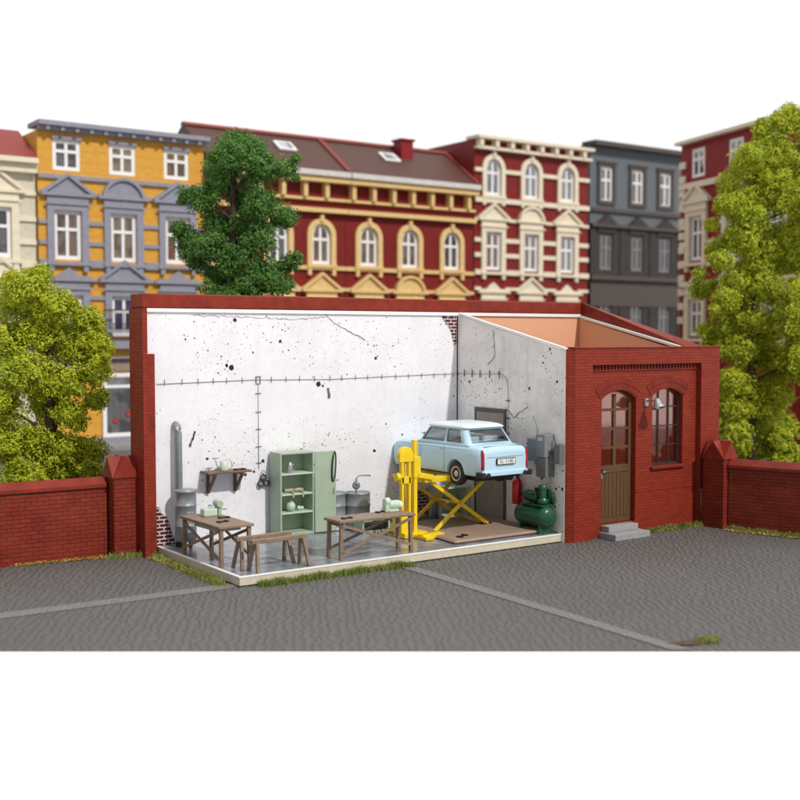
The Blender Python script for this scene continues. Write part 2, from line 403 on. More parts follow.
m = MB(); m.prism([(18.12, 4.165), (21.84, 4.975), (21.84, 5.03), (18.12, 4.22)], 'x', 17.018, 17.10); m.build('partition_edge', WHITE, W, world=True)
m = MB(); m.prism([(18.4, 4.17), (21.84, 4.945), (21.84, 5.005), (18.4, 4.23)], 'x', 20.99, 21.075); m.build('lining_edge', WHITE, W, world=True)
m = MB(); m.prism([(18.40, 0), (22.0, 0), (22.0, 5.03), (18.40, 4.1)], 'x', 21.08, 21.84); m.build('side_wall', RED, W, world=True)
m = MB()
for xa, xb, za, zb in ((21.085, 21.87, 5.335, 5.17),):
    pa = [(xa, 18.365, 4.05), (xa, 22.42, 5.02), (xa, 22.42, za), (xa, 21.835, za), (xa, 18.365, 4.243)]; pb = [(xb, 18.365, 4.0), (xb, 22.42, 4.9), (xb, 22.42, zb), (xb, 21.835, zb-.03), (xb, 18.365, 4.205)]
    va = [m.bm.verts.new(p) for p in pa]; vb = [m.bm.verts.new(p) for p in pb]; m.bm.faces.new(va); m.bm.faces.new(vb[::-1])
    for q in range(5): m.bm.faces.new([va[q], vb[q], vb[(q+1) % 5], va[(q+1) % 5]])
m.build('side_coping', REDP, W, world=True)
# facade
door = (18.12, 19.20, .28, 3.27, .20); win = (19.73, 20.76, 1.49, 3.27, .17)
m = MB(); wall_mb(m, 17.69, 21.23, 0, 3.85, YR, 18.36, [door, win, (17.75, 21.17, 3.735, 3.849, 0)])
m.box(17.70, 21.22, 18.361, 18.38, 3.6, 3.85)
m.box(17.18, 17.69, YF, 18.36, 0, 3.85); m.prism([(17.036, 18.115), (17.179, YF), (17.179, 18.115)], 'z', 0, 4.2); m.box(21.23, 21.88, YF, 18.36, 0, 3.85); m.box(17.18, 21.88, YF, 18.36, 3.85, 4.2)
m.build('facade_wall', RED, W, world=True)
m = MB(); m.box(17.16, 21.90, YF-.02, 18.40, 4.203, 4.24); m.build('facade_coping', REDP, W, .012, world=True)
m = MB()
for i in range(33):
    x = 17.77 + i*.103
    m.box(x, x+.05, YR-.05, YR+.12, 3.736, 3.848)
m.box(17.692, 21.228, YR-.03, YR-.001, 3.70, 3.733)
m.build('dentil_row', REDP, W, world=True)
for o in (door, win):
    m = MB(); ex = .19
    a = arc(o[0]-.05, o[1]+.05, o[3]-o[4], o[4], 19)
    uc = (o[0]+o[1])/2; rad = ((.5*(o[1]-o[0]+.1))**2+o[4]**2)/(2*o[4]); zc = o[3]-rad
    for i in range(19):
        p, q = a[i], a[i+1]
        def out(pt, k): d = Vector((pt[0]-uc, pt[1]-zc)).normalized(); return (pt[0]+d.x*k, pt[1]+d.y*k)
        f = .12
        p2 = (p[0]+(q[0]-p[0])*f, p[1]+(q[1]-p[1])*f)
        for k0, k1 in ((.012, .135), (.15, .28)):
            m.prism([out(p2, k0), out(p2, k1), out(q, k1), out(q, k0)], 'y', YR-.014, YR+.01)
    m.build('brick_arch', REDP, W, world=True)
m = MB(); m.box(17.692, 18.115, YR-.012, YR+.02, .93, 1.0); m.box(19.21, 21.225, YR-.012, YR+.02, .93, 1.0); m.build('brick_band', RED, W, world=True)
m = MB(); m.box(19.68, 20.81, YR-.07, YR+.08, 1.42, 1.485); m.build('window_sill', REDP, W, .012, world=True)
# door leaf
m = MB(); D0, D1 = YR+.13, YR+.19
ring_mb(m, 18.13, 19.19, .29, 3.26, .19, .09, D0, D1)
m.box(18.22, 19.1, D0+.005, D1, .38, 1.50); m.box(18.22, 19.1, D0-.012, D1, 1.42, 1.58)
m.box(18.62, 18.70, D0+.003, D1-.004, 1.58, 3.18)
for z in (1.98, 2.40, 2.83): m.box(18.22, 19.1, D0+.006, D1-.006, z-.03, z+.03)
dl = m.build('door', DOORW, W, world=True); dl['label'] = 'brown wooden glazed door with segmental top'
m = MB()
for i in range(7): m.box(18.25+i*.120, 18.25+i*.120+.105, D0-.008, D0+.01, .42, 1.38)
m.build('door_panel', DOORW, dl)
for o_ in [dl.children[-1]]: o_.location = -W.location
m = MB(); m.prism([(18.17, 1.55), (18.17, 3.05)] + arc(18.21, 19.11, 3.03, .17) + [(19.15, 3.05), (19.15, 1.55)], 'y', D1-.03, D1-.022)
pn = m.build('door_pane', WGLASS, dl); pn.location = -W.location
m = MB(); m.cyl((18.26, D0-.01, 1.45), (18.26, D0-.06, 1.45), .012); m.cyl((18.26, D0-.055, 1.45), (18.36, D0-.055, 1.45), .012); m.box(18.24, 18.28, D0-.012, D0, 1.3, 1.5)
hn = m.build('door_handle', STEELL, dl); hn.location = -W.location
m = MB(); ring_mb(m, 19.735, 20.755, 1.50, 3.262, .165, .035, YR+.12, YR+.16)
for u in (20.075, 20.415): m.box(u-.013, u+.013, YR+.125, YR+.15, 1.56, 3.235)
for z in (1.96, 2.40, 2.84): m.box(19.77, 20.72, YR+.128, YR+.147, z-.013, z+.013)
wf = m.build('window', IRON, W, world=True)
m = MB(); m.prism([(19.75, 1.51), (19.75, 3.09)] + arc(19.76, 20.73, 3.09, .15) + [(20.74, 3.09), (20.74, 1.51)], 'y', YR+.152, YR+.159)
pn = m.build('pane', WGLASS, wf); pn.location = -W.location
# floor slab
m = MB(); m.box(9.25, 17.03, 18.2, 21.89, .02, .165); m.build('floor_slab', SIDEB, W, .01, world=True)
m = MB(); m.box(9.30, 17.03, 18.26, 21.888, .166, .18); m.build('floor_surface', FLOOR, W, world=True)
m = MB(); m.box(9.24, 17.028, 18.19, 18.255, .166, .188); m.box(9.24, 9.298, 18.256, 21.888, .166, .188); m.build('floor_rim', WHITE, W, world=True)
# small pipe stub on the pilaster
m = MB(); m.cyl((21.26, YF-.035, .12), (21.26, YF-.035, .85), .03); m.box(21.225, 21.295, YF-.07, YF-.003, .83, .88); m.build('drain_pipe', plain('brown_pipe', (.22, .09, .05), .5), W, world=True)
# exposed brick patches
def patch(pts, axis, at, mat=BARE):
    m = MB()
    if axis == 'y': m.prism(pts, 'y', at, at+.012)
    else: m.prism(pts, 'x', at, at+.012)
    return m.build('bare_brick_patch', mat, W, world=True)
def jag(pts, amp=.035, seed=1):
    rnd = random.Random(seed); out = []
    for i in range(len(pts)):
        a, b = Vector(pts[i]), Vector(pts[(i+1) % len(pts)]); n = max(1, int((b-a).length/.09))
        for k in range(n):
            p = a.lerp(b, k/n); out.append((p.x + rnd.uniform(-amp, amp)*.6, p.y + rnd.uniform(-amp, amp)))
    return out
patch([(9.21, .19), (9.21, 1.0), (9.3, .98)] + jag([(9.3, .96), (9.5, .7), (9.62, .3)], .03, 2)[:9] + [(9.66, .19)], 'y', 21.882)
patch(jag([(16.55, 4.95), (16.98, 4.95), (16.98, 4.3), (16.9, 4.25), (16.8, 4.6)], .03, 3), 'y', 21.882)
patch(jag([(15.6, .2), (15.55, .55), (15.8, .8), (16.1, .85), (16.3, .6), (16.25, .2)], .03, 4), 'y', 21.882)
# cracks
def crack(pts3, w=.009):
    m = MB(); p = [Vector(pts3[0])]
    for a, b in zip(pts3, pts3[1:]):
        a, b = Vector(a), Vector(b); n = max(2, int((b-a).length/.07))
        for k in range(1, n+1):
            q = a.lerp(b, k/n); j = .018
            if k < n: q += Vector((random.uniform(-j, j) if abs((b-a).x) > 1e-6 or abs(a.y-21.885) < .01 else 0, 0 if abs(a.y-21.885) < .01 else random.uniform(-j, j), random.uniform(-j, j)))
            p.append(q)
    m.tube(p, [w*random.uniform(.4, 1.1) for _ in p], 5)
    return m.build('wall_crack', plainD, W, world=True)
plainD = plain('crack_grey', (.17, .16, .155), .9)  # grey of the printed cracks
YW = 21.885
crack([(13.3, YW, 4.95), (13.5, YW, 4.78), (13.75, YW, 4.66), (14.1, YW, 4.5), (14.35, YW, 4.38)], .011)
crack([(10.1, YW, 4.90), (11.4, YW, 4.88), (12.6, YW, 4.84), (13.3, YW, 4.9)], .006)
crack([(10.0, YW, 2.2), (10.12, YW, 2.5)], .03)
crack([(13.36, YW, 3.32), (13.38, YW, 3.1)], .04)
XP = 17.027
crack([(XP, 20.55, 4.6), (XP, 20.5, 4.3), (XP, 20.5, 4.0), (XP, 20.75, 3.8)], .012)
crack([(XP, 20.1, 2.85), (XP, 19.8, 2.62), (XP, 19.55, 2.78), (XP, 19.32, 2.9)], .014)
crack([(XP, 19.15, 2.7), (XP, 19.0, 2.4), (XP, 19.05, 2.2)], .009)
# door in the partition
m = MB(); m.box(16.995, 17.026, 20.12, 21.12, .19, 2.70); pd = m.build('inner_door', OLDW, W, world=True); pd['label'] = 'weathered grey plank door in the partition'
m = MB(); m.box(16.985, 17.028, 20.06, 21.18, 2.702, 2.80); m.box(16.985, 17.028, 20.06, 20.118, .19, 2.7); m.box(16.985, 17.028, 21.122, 21.18, .19, 2.7)
fr = m.build('door_frame', plain('dark_frame', (.09, .085, .085), .7), pd); fr.location = -W.location

# conduit along the walls
CD = thing('electric_conduit', 'thin dark cable run with clips across the white back wall and partition', 'cable', (9.3, 21.88, 3.5))
CABM = plain('cable_grey', (.22, .19, .20), .6)
m = MB(); zt = 3.53
m.tube([(9.28, 21.876, 3.50), (11.5, 21.876, 3.54), (13.4, 21.876, 3.51), (15, 21.876, 3.54), (16.97, 21.876, 3.57), (17.0, 21.84, 3.57), (17.014, 21.8, 3.57), (17.014, 20.2, 3.60), (17.014, 20.05, 3.5), (17.014, 20.0, 3.3), (17.014, 19.98, 2.2)], .0055)
m.build('cable', CABM, CD, world=True)
m = MB(); m.tube([(11.60, 21.876, 3.45), (11.60, 21.876, 1.62)], .007); cb = m.build('cable', plain('cable_pale', (.38, .33, .35), .6), CD, world=True); cb['label'] = 'pale vertical drop cable'
m = MB()
x = 9.45
while x < 16.9:
    m.beam((x, 21.868, 3.47), (x+random.uniform(-.01, .01), 21.868, 3.60), .010, .008); x += random.uniform(.30, .40)
for z in (3.25, 2.85, 2.48, 2.1, 1.75): m.box(11.53, 11.67, 21.862, 21.874, z-.005, z+.005)
for y in (21.6, 21.3, 21.0, 20.65, 20.3): m.box(16.998, 17.008, y-.012, y+.012, 3.5, 3.68)
for z in (3.0, 2.6, 2.25): m.box(16.998, 17.008, 19.92, 20.06, z-.012, z+.012)
m.build('clip', plain('clip_dark', (.045, .04, .045), .5), CD, world=True)
m = MB(); ring_mb(m, 11.54, 11.66, 3.45, 3.62, 0, .02, 21.865, 21.88)
m.build('junction_box', plain('box_rim', (.30, .26, .27), .6), CD, world=True)
FX = thing('socket_cluster', 'dark round socket cluster on the white wall left of the green cabinet', 'wall socket', (11.68, 21.86, 1.22))
FX.scale = (.82, .8, .78)
m = MB()
m.lathe((-.07, 0, .10), [(.09, 0), (.09, .03), (.05, .05)], 16, 'y'); m.lathe((.10, 0, .10), [(.09, 0), (.09, .03), (.05, .05)], 16, 'y'); m.lathe((0, 0, .27), [(.075, 0), (.075, .03), (.04, .05)], 16, 'y')
for v in m.bm.verts: v.co.y = -v.co.y
m.build('socket', GREYP, FX)
m = MB()
for c in ((-.07, .10), (.10, .10), (0, .27)): m.tube([(c[0]+.08*math.cos(t*PI/8), -.05, c[1]+.08*math.sin(t*PI/8)) for t in range(17)], .013, 6)
m.tube([(0, -.03, .34), (-.05, -.03, .42), (0, -.03, .47), (.05, -.03, .42), (0, -.03, .34)], .01, 6)
m.build('socket_ring', DARK, FX)

# ------------------------------------------------------------------ steps, wall lamp
ST = thing('door_step', 'two grey concrete steps below the brown workshop door', 'steps', (18.62, 17.85, 0))
m = MB(); m.box(-.57, .52, -.27, .255, .0, .14); m.build('lower_step', CONC, ST, .012)
m = MB(); m.box(-.50, .42, .0, .255, .142, .278); m.build('upper_step', CONC, ST, .012)
LP = thing('wall_lamp', 'small zinc bell lamp on the brick facade between door and window', 'wall lamp', (19.50, YR, 3.0))
m = MB(); m.box(-.055, .055, -.05, -.001, -.12, .06); m.build('bracket', ZINC, LP, .008)
m = MB(); m.tube([(0, -.04, 0), (0, -.14, .03), (.0, -.26, .03), (.0, -.33, -.02)], .022); m.build('arm', ZINC, LP)
m = MB(); m.lathe((0, 0, 0), [(.03, .10), (.06, .09), (.075, .04), (.12, -.08), (.165, -.13), (.155, -.13), (.10, -.06)], 24)
bmesh.ops.rotate(m.bm, cent=(0, 0, 0), matrix=Matrix.Rotation(R(-18), 3, 'X'), verts=m.bm.verts); bmesh.ops.translate(m.bm, vec=(0, -.36, -.02), verts=m.bm.verts)
m.build('shade', ZINC, LP)
m = MB(); m.sphere((0, -.37, -.12), .05); m.build('bulb', PLATEW, LP)

# ------------------------------------------------------------------ boundary walls and pillars
def pillar(name, lab, x, y, rz, w=.5, h=1.62, gh=.42):
    t = thing(name, lab, 'pillar', (x, y, 0), rz, 'gabled boundary pillars')
    m = MB(); m.box(-w/2, w/2, -w/2, w/2, 0, h); m.build('shaft', REDW, t)
    m = MB(); k = w/2+.035
    c = [(-k, -k, h), (k, -k, h), (k, k, h), (-k, k, h)]; top = (0, 0, h+gh)
    for i in range(4):
        a, b = c[i], c[(i+1) % 4]; g_ = ((a[0]+b[0])/2, (a[1]+b[1])/2, h+gh)
        m.poly([a, b, g_]); m.poly([a, g_, top]); m.poly([b, top, g_])
    m.poly(c[::-1]); bmesh.ops.remove_doubles(m.bm, verts=m.bm.verts, dist=1e-4)
    m.build('gabled_cap', REDP, t); return t
pillar('brick_pillar', 'red brick pillar with gabled cap left of the tall workshop end wall', 8.68, 22.33, 0, .52)
pillar('brick_pillar', 'red brick pillar with gabled cap at the right corner of the workshop facade', 21.50, 17.62, R(8), .54)
def bwall(lab, p, q, th=.3, h=1.42):
    p, q = Vector(p), Vector(q); d = q-p; L = d.length; rz = math.atan2(d.y, d.x)
    t = thing('boundary_wall', lab, 'brick wall', (p.x, p.y, 0), rz)
    m = MB(); m.box(0, L, -th/2, th/2, 0, h); m.build('brickwork', REDW, t)
    m = MB(); k = th/2+.05; m.prism([(-k, h+.003), (k, h+.003), (k, h+.07), (.04, h+.2), (-.04, h+.2), (-k, h+.07)], 'x', 0, L); m.build('coping', REDP, t)
bwall('low red brick boundary wall left of the workshop with lime bush behind', (2.2, 22.75), (8.38, 22.5))
bwall('low dark red boundary wall running forward right of the workshop', (21.60, 17.36), (23.35, 11.6))

# ------------------------------------------------------------------ furniture
def tool(lab, x, y, z, rz=0, s=1.0, nm='wrench'):
    t = MB(); t.box(-.09*s, .09*s, -.014*s, .014*s, 0, .022)
    for sg in (-1, 1):
        t.box(sg*.085*s-.03*s, sg*.085*s+.03*s, -.045*s, -.012*s, 0, .026); t.box(sg*.085*s-.03*s, sg*.085*s+.03*s, .012*s, .045*s, 0, .026)
        t.box(sg*.065*s-.016*s, sg*.065*s+.016*s, -.03*s, .03*s, .001, .025)
    o = t.build(nm, DARK, loc=(x, y, z)); o.rotation_euler.z = rz; tag(o, lab, 'tool', 'small dark tools'); return o
def trestle(name, lab, x0, x1, y0, y1, z0, zt, rz, brace, grp):
    cxx, cyy = (x0+x1)/2, (y0+y1)/2; hx, hy = (x1-x0)/2, (y1-y0)/2; H = zt-z0
    t = thing(name, lab, 'workbench', (cxx, cyy, z0), rz, grp)
    m = MB(); m.box(-hx, hx, -hy, hy, H-.055, H); m.build('tabletop', WOOD, t, .012)
    for sx in (-1, 1):
        for sy in (-1, 1):
            x, y = sx*(hx-.08), sy*(hy-.08)
            m = MB(); m.beam((x*1.02, y*1.03, 0), (x, y, H-.055), .07, .07, (0, 1, 0)); m.build('leg', WOOD, t, .008)
    xx, yy = hx-.08, hy-.08
    for s_ in (-1, 1):
        m = MB()
        if brace == 'x':   # long side along x
            m.beam((-xx, s_*(yy+.04), .14), (xx, s_*(yy+.04), H-.1), .03, .055); m.beam((-xx, s_*(yy+.045), H-.1), (xx, s_*(yy+.045), .14), .03, .055)
        else:
            m.beam((s_*(xx+.04), -yy, .14), (s_*(xx+.04), yy, H-.1), .03, .055); m.beam((s_*(xx+.045), -yy, H-.1), (s_*(xx+.045), yy, .14), .03, .055)
        m.build('cross_brace', WOOD, t)
    return t
T1 = trestle('workbench', 'brown wooden workbench with green drawer beside the grey stove', 9.30, 10.04, 19.15, 20.85, .18, .95, R(1), 'y', 'brown trestle workbenches')
m = MB(); m.box(-.22, .30, -.45, .50, .60, .71); m.build('drawer', GREEN, T1, .01)
T2 = trestle('workbench', 'long brown workbench standing in front of the barrels beside yellow lift', 11.50, 13.28, 18.42, 19.02, .18, .95, R(0), 'x', 'brown trestle workbenches')
def sawhorse(lab, x, y):
    t = thing('sawhorse', lab, 'sawhorse', (x, y, .18), R(3), 'low wooden sawhorses')
    m = MB(); m.box(-.60, .60, -.055, .055, .515, .59); m.build('top_beam', WOOD, t, .01)
    for sx in (-1, 1):
        for sy in (-1, 1):
            m = MB(); m.beam((sx*.56, sy*.17, 0), (sx*.50, sy*.045, .53), .06, .06, (0, 1, 0)); m.build('leg', WOOD, t, .006)
    return t
sawhorse('low brown sawhorse in the front left, the one nearer the floor edge', 10.22, 18.50)
sawhorse('low brown sawhorse in the front left, the one farther from the floor edge', 10.12, 18.92)
zt = .952
tool('dark pliers on the workbench by the stove, nearer the corner', 9.62, 19.62, zt, .2)
tool('dark wrench on the workbench by the stove, beside the vise', 9.86, 20.05, zt, -.1)
tool('dark wrench at the left end of the long workbench', 11.78, 18.62, zt, .1)
tool('dark pliers at the rear middle of the long workbench', 12.75, 18.9, zt, .3)
tool('black spanner lying at the front of the brown lift plate', 14.80, 18.85, .262, .5, 1.5)
tool('black spanner lying behind the scissors on the brown lift plate', 16.25, 19.85, .262, .1, 1.3)
# vise / sharpening machine on bench 1
V = thing('bench_vise', 'pale green machine vise on the workbench by the stove', 'vise', (9.78, 20.45, zt))
m = MB(); m.box(-.19, .10, -.10, .10, .0, .15); m.build('body', MINT, V, .02)
m = MB(); m.box(.12, .19, -.09, .09, 0, .20); m.cyl((.15, -.12, .23), (.15, .10, .23), .07); m.build('jaw', GREEN, V, .01)
m = MB(); m.cyl((.10, 0, .22), (-.05, 0, .20), .02); m.cyl((.2, -.08, .12), (.27, -.08, .12), .012); m.tube([(.27, -.16, .12), (.27, 0, .12)], .01); m.build('handle', STEELL, V)
# grinder on bench 2
G = thing('bench_grinder', 'pale green bench grinder on the long workbench beside the lift', 'grinder', (13.02, 18.88, zt))
m = MB(); m.box(-.12, .12, -.09, .09, 0, .05); m.cyl((-.10, 0, .13), (.16, 0, .13), .09); m.build('motor', MINT, G, .01)
m = MB(); m.lathe((-.13, 0, .20), [(.03, -.06), (.085, -.05), (.085, .06), (.03, .07)], 20, 'x'); m.box(-.19, -.08, -.07, .07, .0, .18); m.build('wheel_guard', MINT, G, .015)
m = MB(); m.lathe((.19, 0, .12), [(.02, -.03), (.075, -.025), (.075, .025), (.02, .03)], 20, 'x'); m.build('grinding_wheel', WHITE, G)
# wall shelf
S = thing('wall_shelf', 'brown wall shelf on two brackets above the workbench', 'shelf', (10.72, 21.88, 1.62))
m = MB(); m.box(-.50, .50, -.42, 0, 0, .045); m.build('board', plain('dark_shelf', (.15, .095, .065), .6, var=.2), S, .008)
for x in (-.33, .30):
    m = MB(); m.box(x-.03, x+.03, -.05, -.004, -.44, -.001); m.beam((x, -.02, -.42), (x, -.38, -.02), .05, .05); m.box(x-.03, x+.03, -.40, -.051, -.04, -.001); m.build('bracket', plain('bracket_brown', (.12, .075, .055), .6), S)
K = thing('watering_can', 'small pale green oil can with thin spout on the wall shelf', 'oil can', (10.66, 21.66, 1.667))
m = MB(); m.lathe((0, 0, 0), [(.085, 0), (.09, .01), (.085, .19), (.065, .20), (.03, .21)], 20); m.build('body', MINT, K)
m = MB(); m.tube([(-.08, 0, .04), (-.15, 0, .10), (-.19, 0, .24), (-.25, 0, .27), (-.12, 0, .27)], .012); m.build('spout', STEELL, K)
m = MB(); m.tube([(.02, 0, .20), (.12, 0, .24), (.18, 0, .18), (.20, 0, .08), (.15, 0, .04)], .012); m.build('handle', MINT, K)
tool('dark tool lying at the right end of the wall shelf', 11.0, 21.6, 1.667, .1, 1.1)
# stove
SV = thing('stove', 'grey cylindrical iron stove with tall flue pipe at the left wall end', 'stove', (9.73, 21.52, .18))
m = MB(); m.lathe((0, 0, 0), [(.20, .12), (.215, .14), (.215, .42), (.225, .43), (.225, .45), (.215, .46), (.215, .84), (.225, .85), (.225, .87), (.215, .88), (.215, 1.12), (.235, 1.13), (.235, 1.17), (.20, 1.18)], 32); m.build('drum', STEEL, SV)
m = MB(); m.box(-.09, .09, -.225, -.205, .52, .74); m.box(-.07, .07, -.232, -.215, .2, .36); m.build('fire_door', STEEL, SV, .008)
for a in (30, 150, 270):
    m = MB(); m.beam((.19*math.cos(R(a)), .19*math.sin(R(a)), 0), (.17*math.cos(R(a)), .17*math.sin(R(a)), .14), .035); m.build('leg', DARK, SV)
m = MB(); m.tube([(-.06, .19, .0), (-.06, .20, 2.32), (-.06, .215, 2.39), (-.06, .26, 2.45), (-.06, .345, 2.48)], .078, 20); m.build('flue_pipe', STEEL, SV)
# cabinet
C = thing('tool_cabinet', 'pale green metal cabinet with open door and three shelves', 'cabinet', (12.26, 21.60, .18))
m = MB(); w, d, h = .42, .24, 1.80
m.box(-w, -w+.04, -d, d, 0, h); m.box(w-.04, w, -d, d, 0, h); m.box(-w+.04, w-.04, d-.03, d, 0, h-.041); m.box(-w+.04, w-.04, -d, d, h-.04, h); m.box(-w+.04, w-.04, -d, d-.03, 0, .06)
m.build('carcass', GREEN, C, .008)
for z in (.50, .90, 1.34):
    m = MB(); m.box(-w+.042, w-.042, -d+.004, d-.032, z-.022, z+.012); m.build('shelf', MINT, C)
m = MB(); M = Matrix.Translation((w, -d, 0)) @ Matrix.Rotation(R(-3), 4, 'Z'); m.box(0.003, .52, -.035, 0.0, .02, h-.01, M)
dr = m.build('door', GREEN, C, .008)
m = MB(); m.box(.45, .47, -.06, -.036, .85, .98, M); m.build('handle', STEELL, dr)
B = MB(); pts = [(.0+.052*math.cos(t*PI/14), 0, .32*math.sin(t*PI/14)) for t in range(29)]; B.tube(pts, .016, 8)
bo = B.build('drive_belt', BLACK, loc=(13.14, 21.29, 1.62)); bo.rotation_euler = (0, R(4), R(10)); tag(bo, 'long black rubber belt hanging on the open green cabinet door', 'belt')
ck = thing('steel_canister', 'small steel canister with handle on the top cabinet shelf', 'canister', (12.14, 21.48, 1.535))
m = MB(); m.lathe((0, 0, 0), [(.065, 0), (.07, .01), (.07, .17), (.05, .20), (.035, .24)], 20); m.build('body', STEELL, ck)
m = MB(); m.tube([(.065, 0, .17), (.12, 0, .16), (.12, 0, .05), (.065, 0, .04)], .01); m.build('handle', STEELL, ck)
TAN = plain('tan_tool', (.42, .38, .28), .5)
for i, (x, lab) in enumerate(((12.14, 'tan hand clamp on the middle cabinet shelf, left one'), (12.38, 'tan hand clamp on the middle cabinet shelf, right one'))):
    m = MB(); m.box(-.11, .10, -.03, .03, .03, .07); m.cyl((-.11, 0, .05), (.12, 0, .05), .035, n=12); m.box(.0, .045, -.18, -.02, -.0, .04); m.box(.0, .04, -.20, -.17, -.09, .04)
    o = m.build('hand_clamp', TAN, loc=(x, 21.55, 1.096)); tag(o, lab, 'clamp', 'tan hand clamps')
gk = thing('round_jug', 'round white ball-shaped jug on the lower cabinet shelf', 'jug', (12.17, 21.50, .693))
m = MB(); m.sphere((0, 0, .11), .105, 20); m.build('body', MINT, gk)
m = MB(); m.cyl((0, 0, .2), (.0, 0, .23), .03); m.build('neck', MINT, gk)
m = MB(); m.cyl((0, -.0, .04), (.09, 0, .05), .035); m.sphere((-.02, 0, .05), .05)
tag(m.build('funnel', MINT, loc=(12.40, 21.52, .70)), 'small pale funnel beside the round jug on lower cabinet shelf', 'funnel')
# barrels
def barrel(lab, x, y):
    t = thing('oil_barrel', lab, 'barrel', (x, y, .18), 0, 'grey oil barrels')
    prof = [(.27, 0), (.285, .01), (.285, .03), (.275, .04)]
    for zc in (.28, .54): prof += [(.275, zc-.03), (.29, zc-.012), (.29, zc+.012), (.275, zc+.03)]
    prof += [(.275, .78), (.285, .79), (.285, .82), (.268, .82), (.262, .80)]
    m = MB(); m.lathe((0, 0, 0), prof, 32); m.build('drum', STEEL, t); return t
b1 = barrel('grey oil barrel with hand pump behind the long workbench', 13.80, 21.36)
b2 = barrel('grey oil barrel partly hidden behind the cabinet door', 13.33, 21.60)
HP = thing('barrel_pump', 'steel rotary hand pump with crank on the right barrel', 'hand pump', (13.78, 21.36, .98))
m = MB(); m.cyl((-.02, 0, 0), (-.02, 0, .1), .02); m.lathe((-.02, 0, .17), [(.03, -.05), (.085, -.04), (.085, .03), (.03, .04)], 18, 'y'); m.build('pump_body', STEEL, HP)
m = MB(); m.tube([(-.01, 0, .24), (-.01, 0, .33), (.03, 0, .37), (.10, 0, .385), (.33, 0, .375), (.36, 0, .35)], .018); m.build('spout', STEEL, HP)
m = MB(); m.tube([(-.02, -.06, .17), (-.08, -.06, .25), (-.11, -.06, .29)], .012); m.build('crank', STEEL, HP)
m = MB(); m.tube([(0, 0, 0), (0, 0, .26), (.03, 0, .29), (.1, 0, .30)], .016); tag(m.build('tap_pipe', STEEL, loc=(13.28, 21.5, .99)), 'bent steel tap pipe standing in the left barrel', 'pipe')
# low crate
CR = thing('low_crate', 'low pale green open crate on the floor behind the long workbench', 'crate', (13.85, 20.85, .18))
m = MB(); m.box(-.36, .36, -.2, -.17, 0, .06); m.box(-.36, .36, -.2, -.17, .26, .32); m.box(-.36, -.32, -.17, .2, 0, .32); m.box(.32, .36, -.17, .2, 0, .32); m.box(-.32, .32, .17, .2, 0, .32); m.box(-.32, .32, -.17, .17, .0, .03); m.build('crate_frame', GREEN, CR)
m = MB(); m.box(-.31, .31, -.16, .15, .035, .2); m.build('contents', DARK, CR)
# low shelf unit
SU = thing('low_shelf_unit', 'low pale green shelf unit behind the yellow scissor lift', 'shelf unit', (16.56, 21.62, .18))
m = MB(); w, d, h = .42, .24, .72
m.box(-w, -w+.04, -d, d, 0, h); m.box(w-.04, w, -d, d, 0, h); m.box(-w+.04, w-.04, d-.03, d, 0, h-.041); m.box(-w+.04, w-.04, -d, d, h-.04, h); m.box(-w+.04, w-.04, -d, d-.03, 0, .05)
m.build('carcass', MINT, SU, .008)
m = MB(); m.box(-w+.042, w-.042, -d+.004, d-.032, .36, .39); m.build('shelf', MINT, SU)
m = MB(); m.cyl((0, 0, 0), (0, 0, .42), .07, .05); m.cyl((0, 0, .42), (0, 0, .48), .03); tag(m.build('gas_bottle', GREYP, loc=(16.04, 21.5, .182)), 'slim grey bottle standing left of the low shelf unit', 'bottle')

# ------------------------------------------------------------------ lift
RP = MB(); RP.prism([(14.34, 18.50), (16.98, 18.50), (16.98, 21.05), (14.9, 21.05), (14.55, 20.2)], 'z', .184, .26)
ro = RP.build('lift_floor_plate', RAMP, loc=None); ro.modifiers.new('b', 'BEVEL').width = .05; tag(ro, 'flat brown floor plate under the yellow lift', 'plate')
LF = thing('scissor_lift', 'yellow scissor car lift with mast holding up the blue car', 'car lift', (14.16, 19.8, .188))
def L_(mb, name, mat, bev=.01): return mb.build(name, mat, LF, bev)
m = MB(); m.box(-.06, .14, -.62, .95, 0, .07); m.box(-.05, .52, -.50, -.28, .002, .1); m.box(-.3, .3, -.18, .22, .004, .11); m.box(.14, .50, .80, .98, .002, .08); L_(m, 'base_frame', YEL)
m = MB(); m.box(-.28, -.22, -.05, .05, .1, 1.78); m.box(-.10, -.04, -.05, .05, .1, 1.78); m.box(-.30, -.02, -.06, .06, .1, .45); m.box(-.30, -.02, -.05, .05, 1.15, 1.3); L_(m, 'mast', YEL)
m = MB(); m.prism([(-.34, 1.62), (-.34, 1.78)] + arc(-.34, .02, 1.78, .16) + [(.02, 1.78), (.02, 1.62)], 'y', -.06, .06); L_(m, 'mast_cap', YEL)
m = MB(); m.cyl((-.16, 0, .4), (-.16, 0, 1.7), .02); L_(m, 'spindle', YELD, 0)
m = MB(); m.box(.03, .12, -.06, .05, .1, 2.08); L_(m, 'rear_post', YEL)
m = MB(); m.box(.02, .20, -.08, .08, 1.26, 1.72); L_(m, 'carriage', YEL, .02)
m = MB(); m.cyl((-.42, -.02, 1.30), (-.31, -.02, 1.30), .085, n=24); m.cyl((-.36, -.02, 1.30), (-.30, -.02, 1.30), .06, n=24); L_(m, 'motor', YEL, 0)
m = MB(); m.box(-.32, -.05, .08, .26, .1, .55); L_(m, 'control_box', YEL, .02)
for y0 in (-.02, .92):
    m = MB(); m.box(.30, 2.28, y0-.07, y0+.07, 1.14, 1.25); L_(m, 'lift_beam', YEL)
m = MB(); m.beam((.15, -.04, 1.32), (.5, -.10, 1.25), .13, .11); m.box(.16, .34, .0, .93, 1.15, 1.24); L_(m, 'lift_arm', YEL)
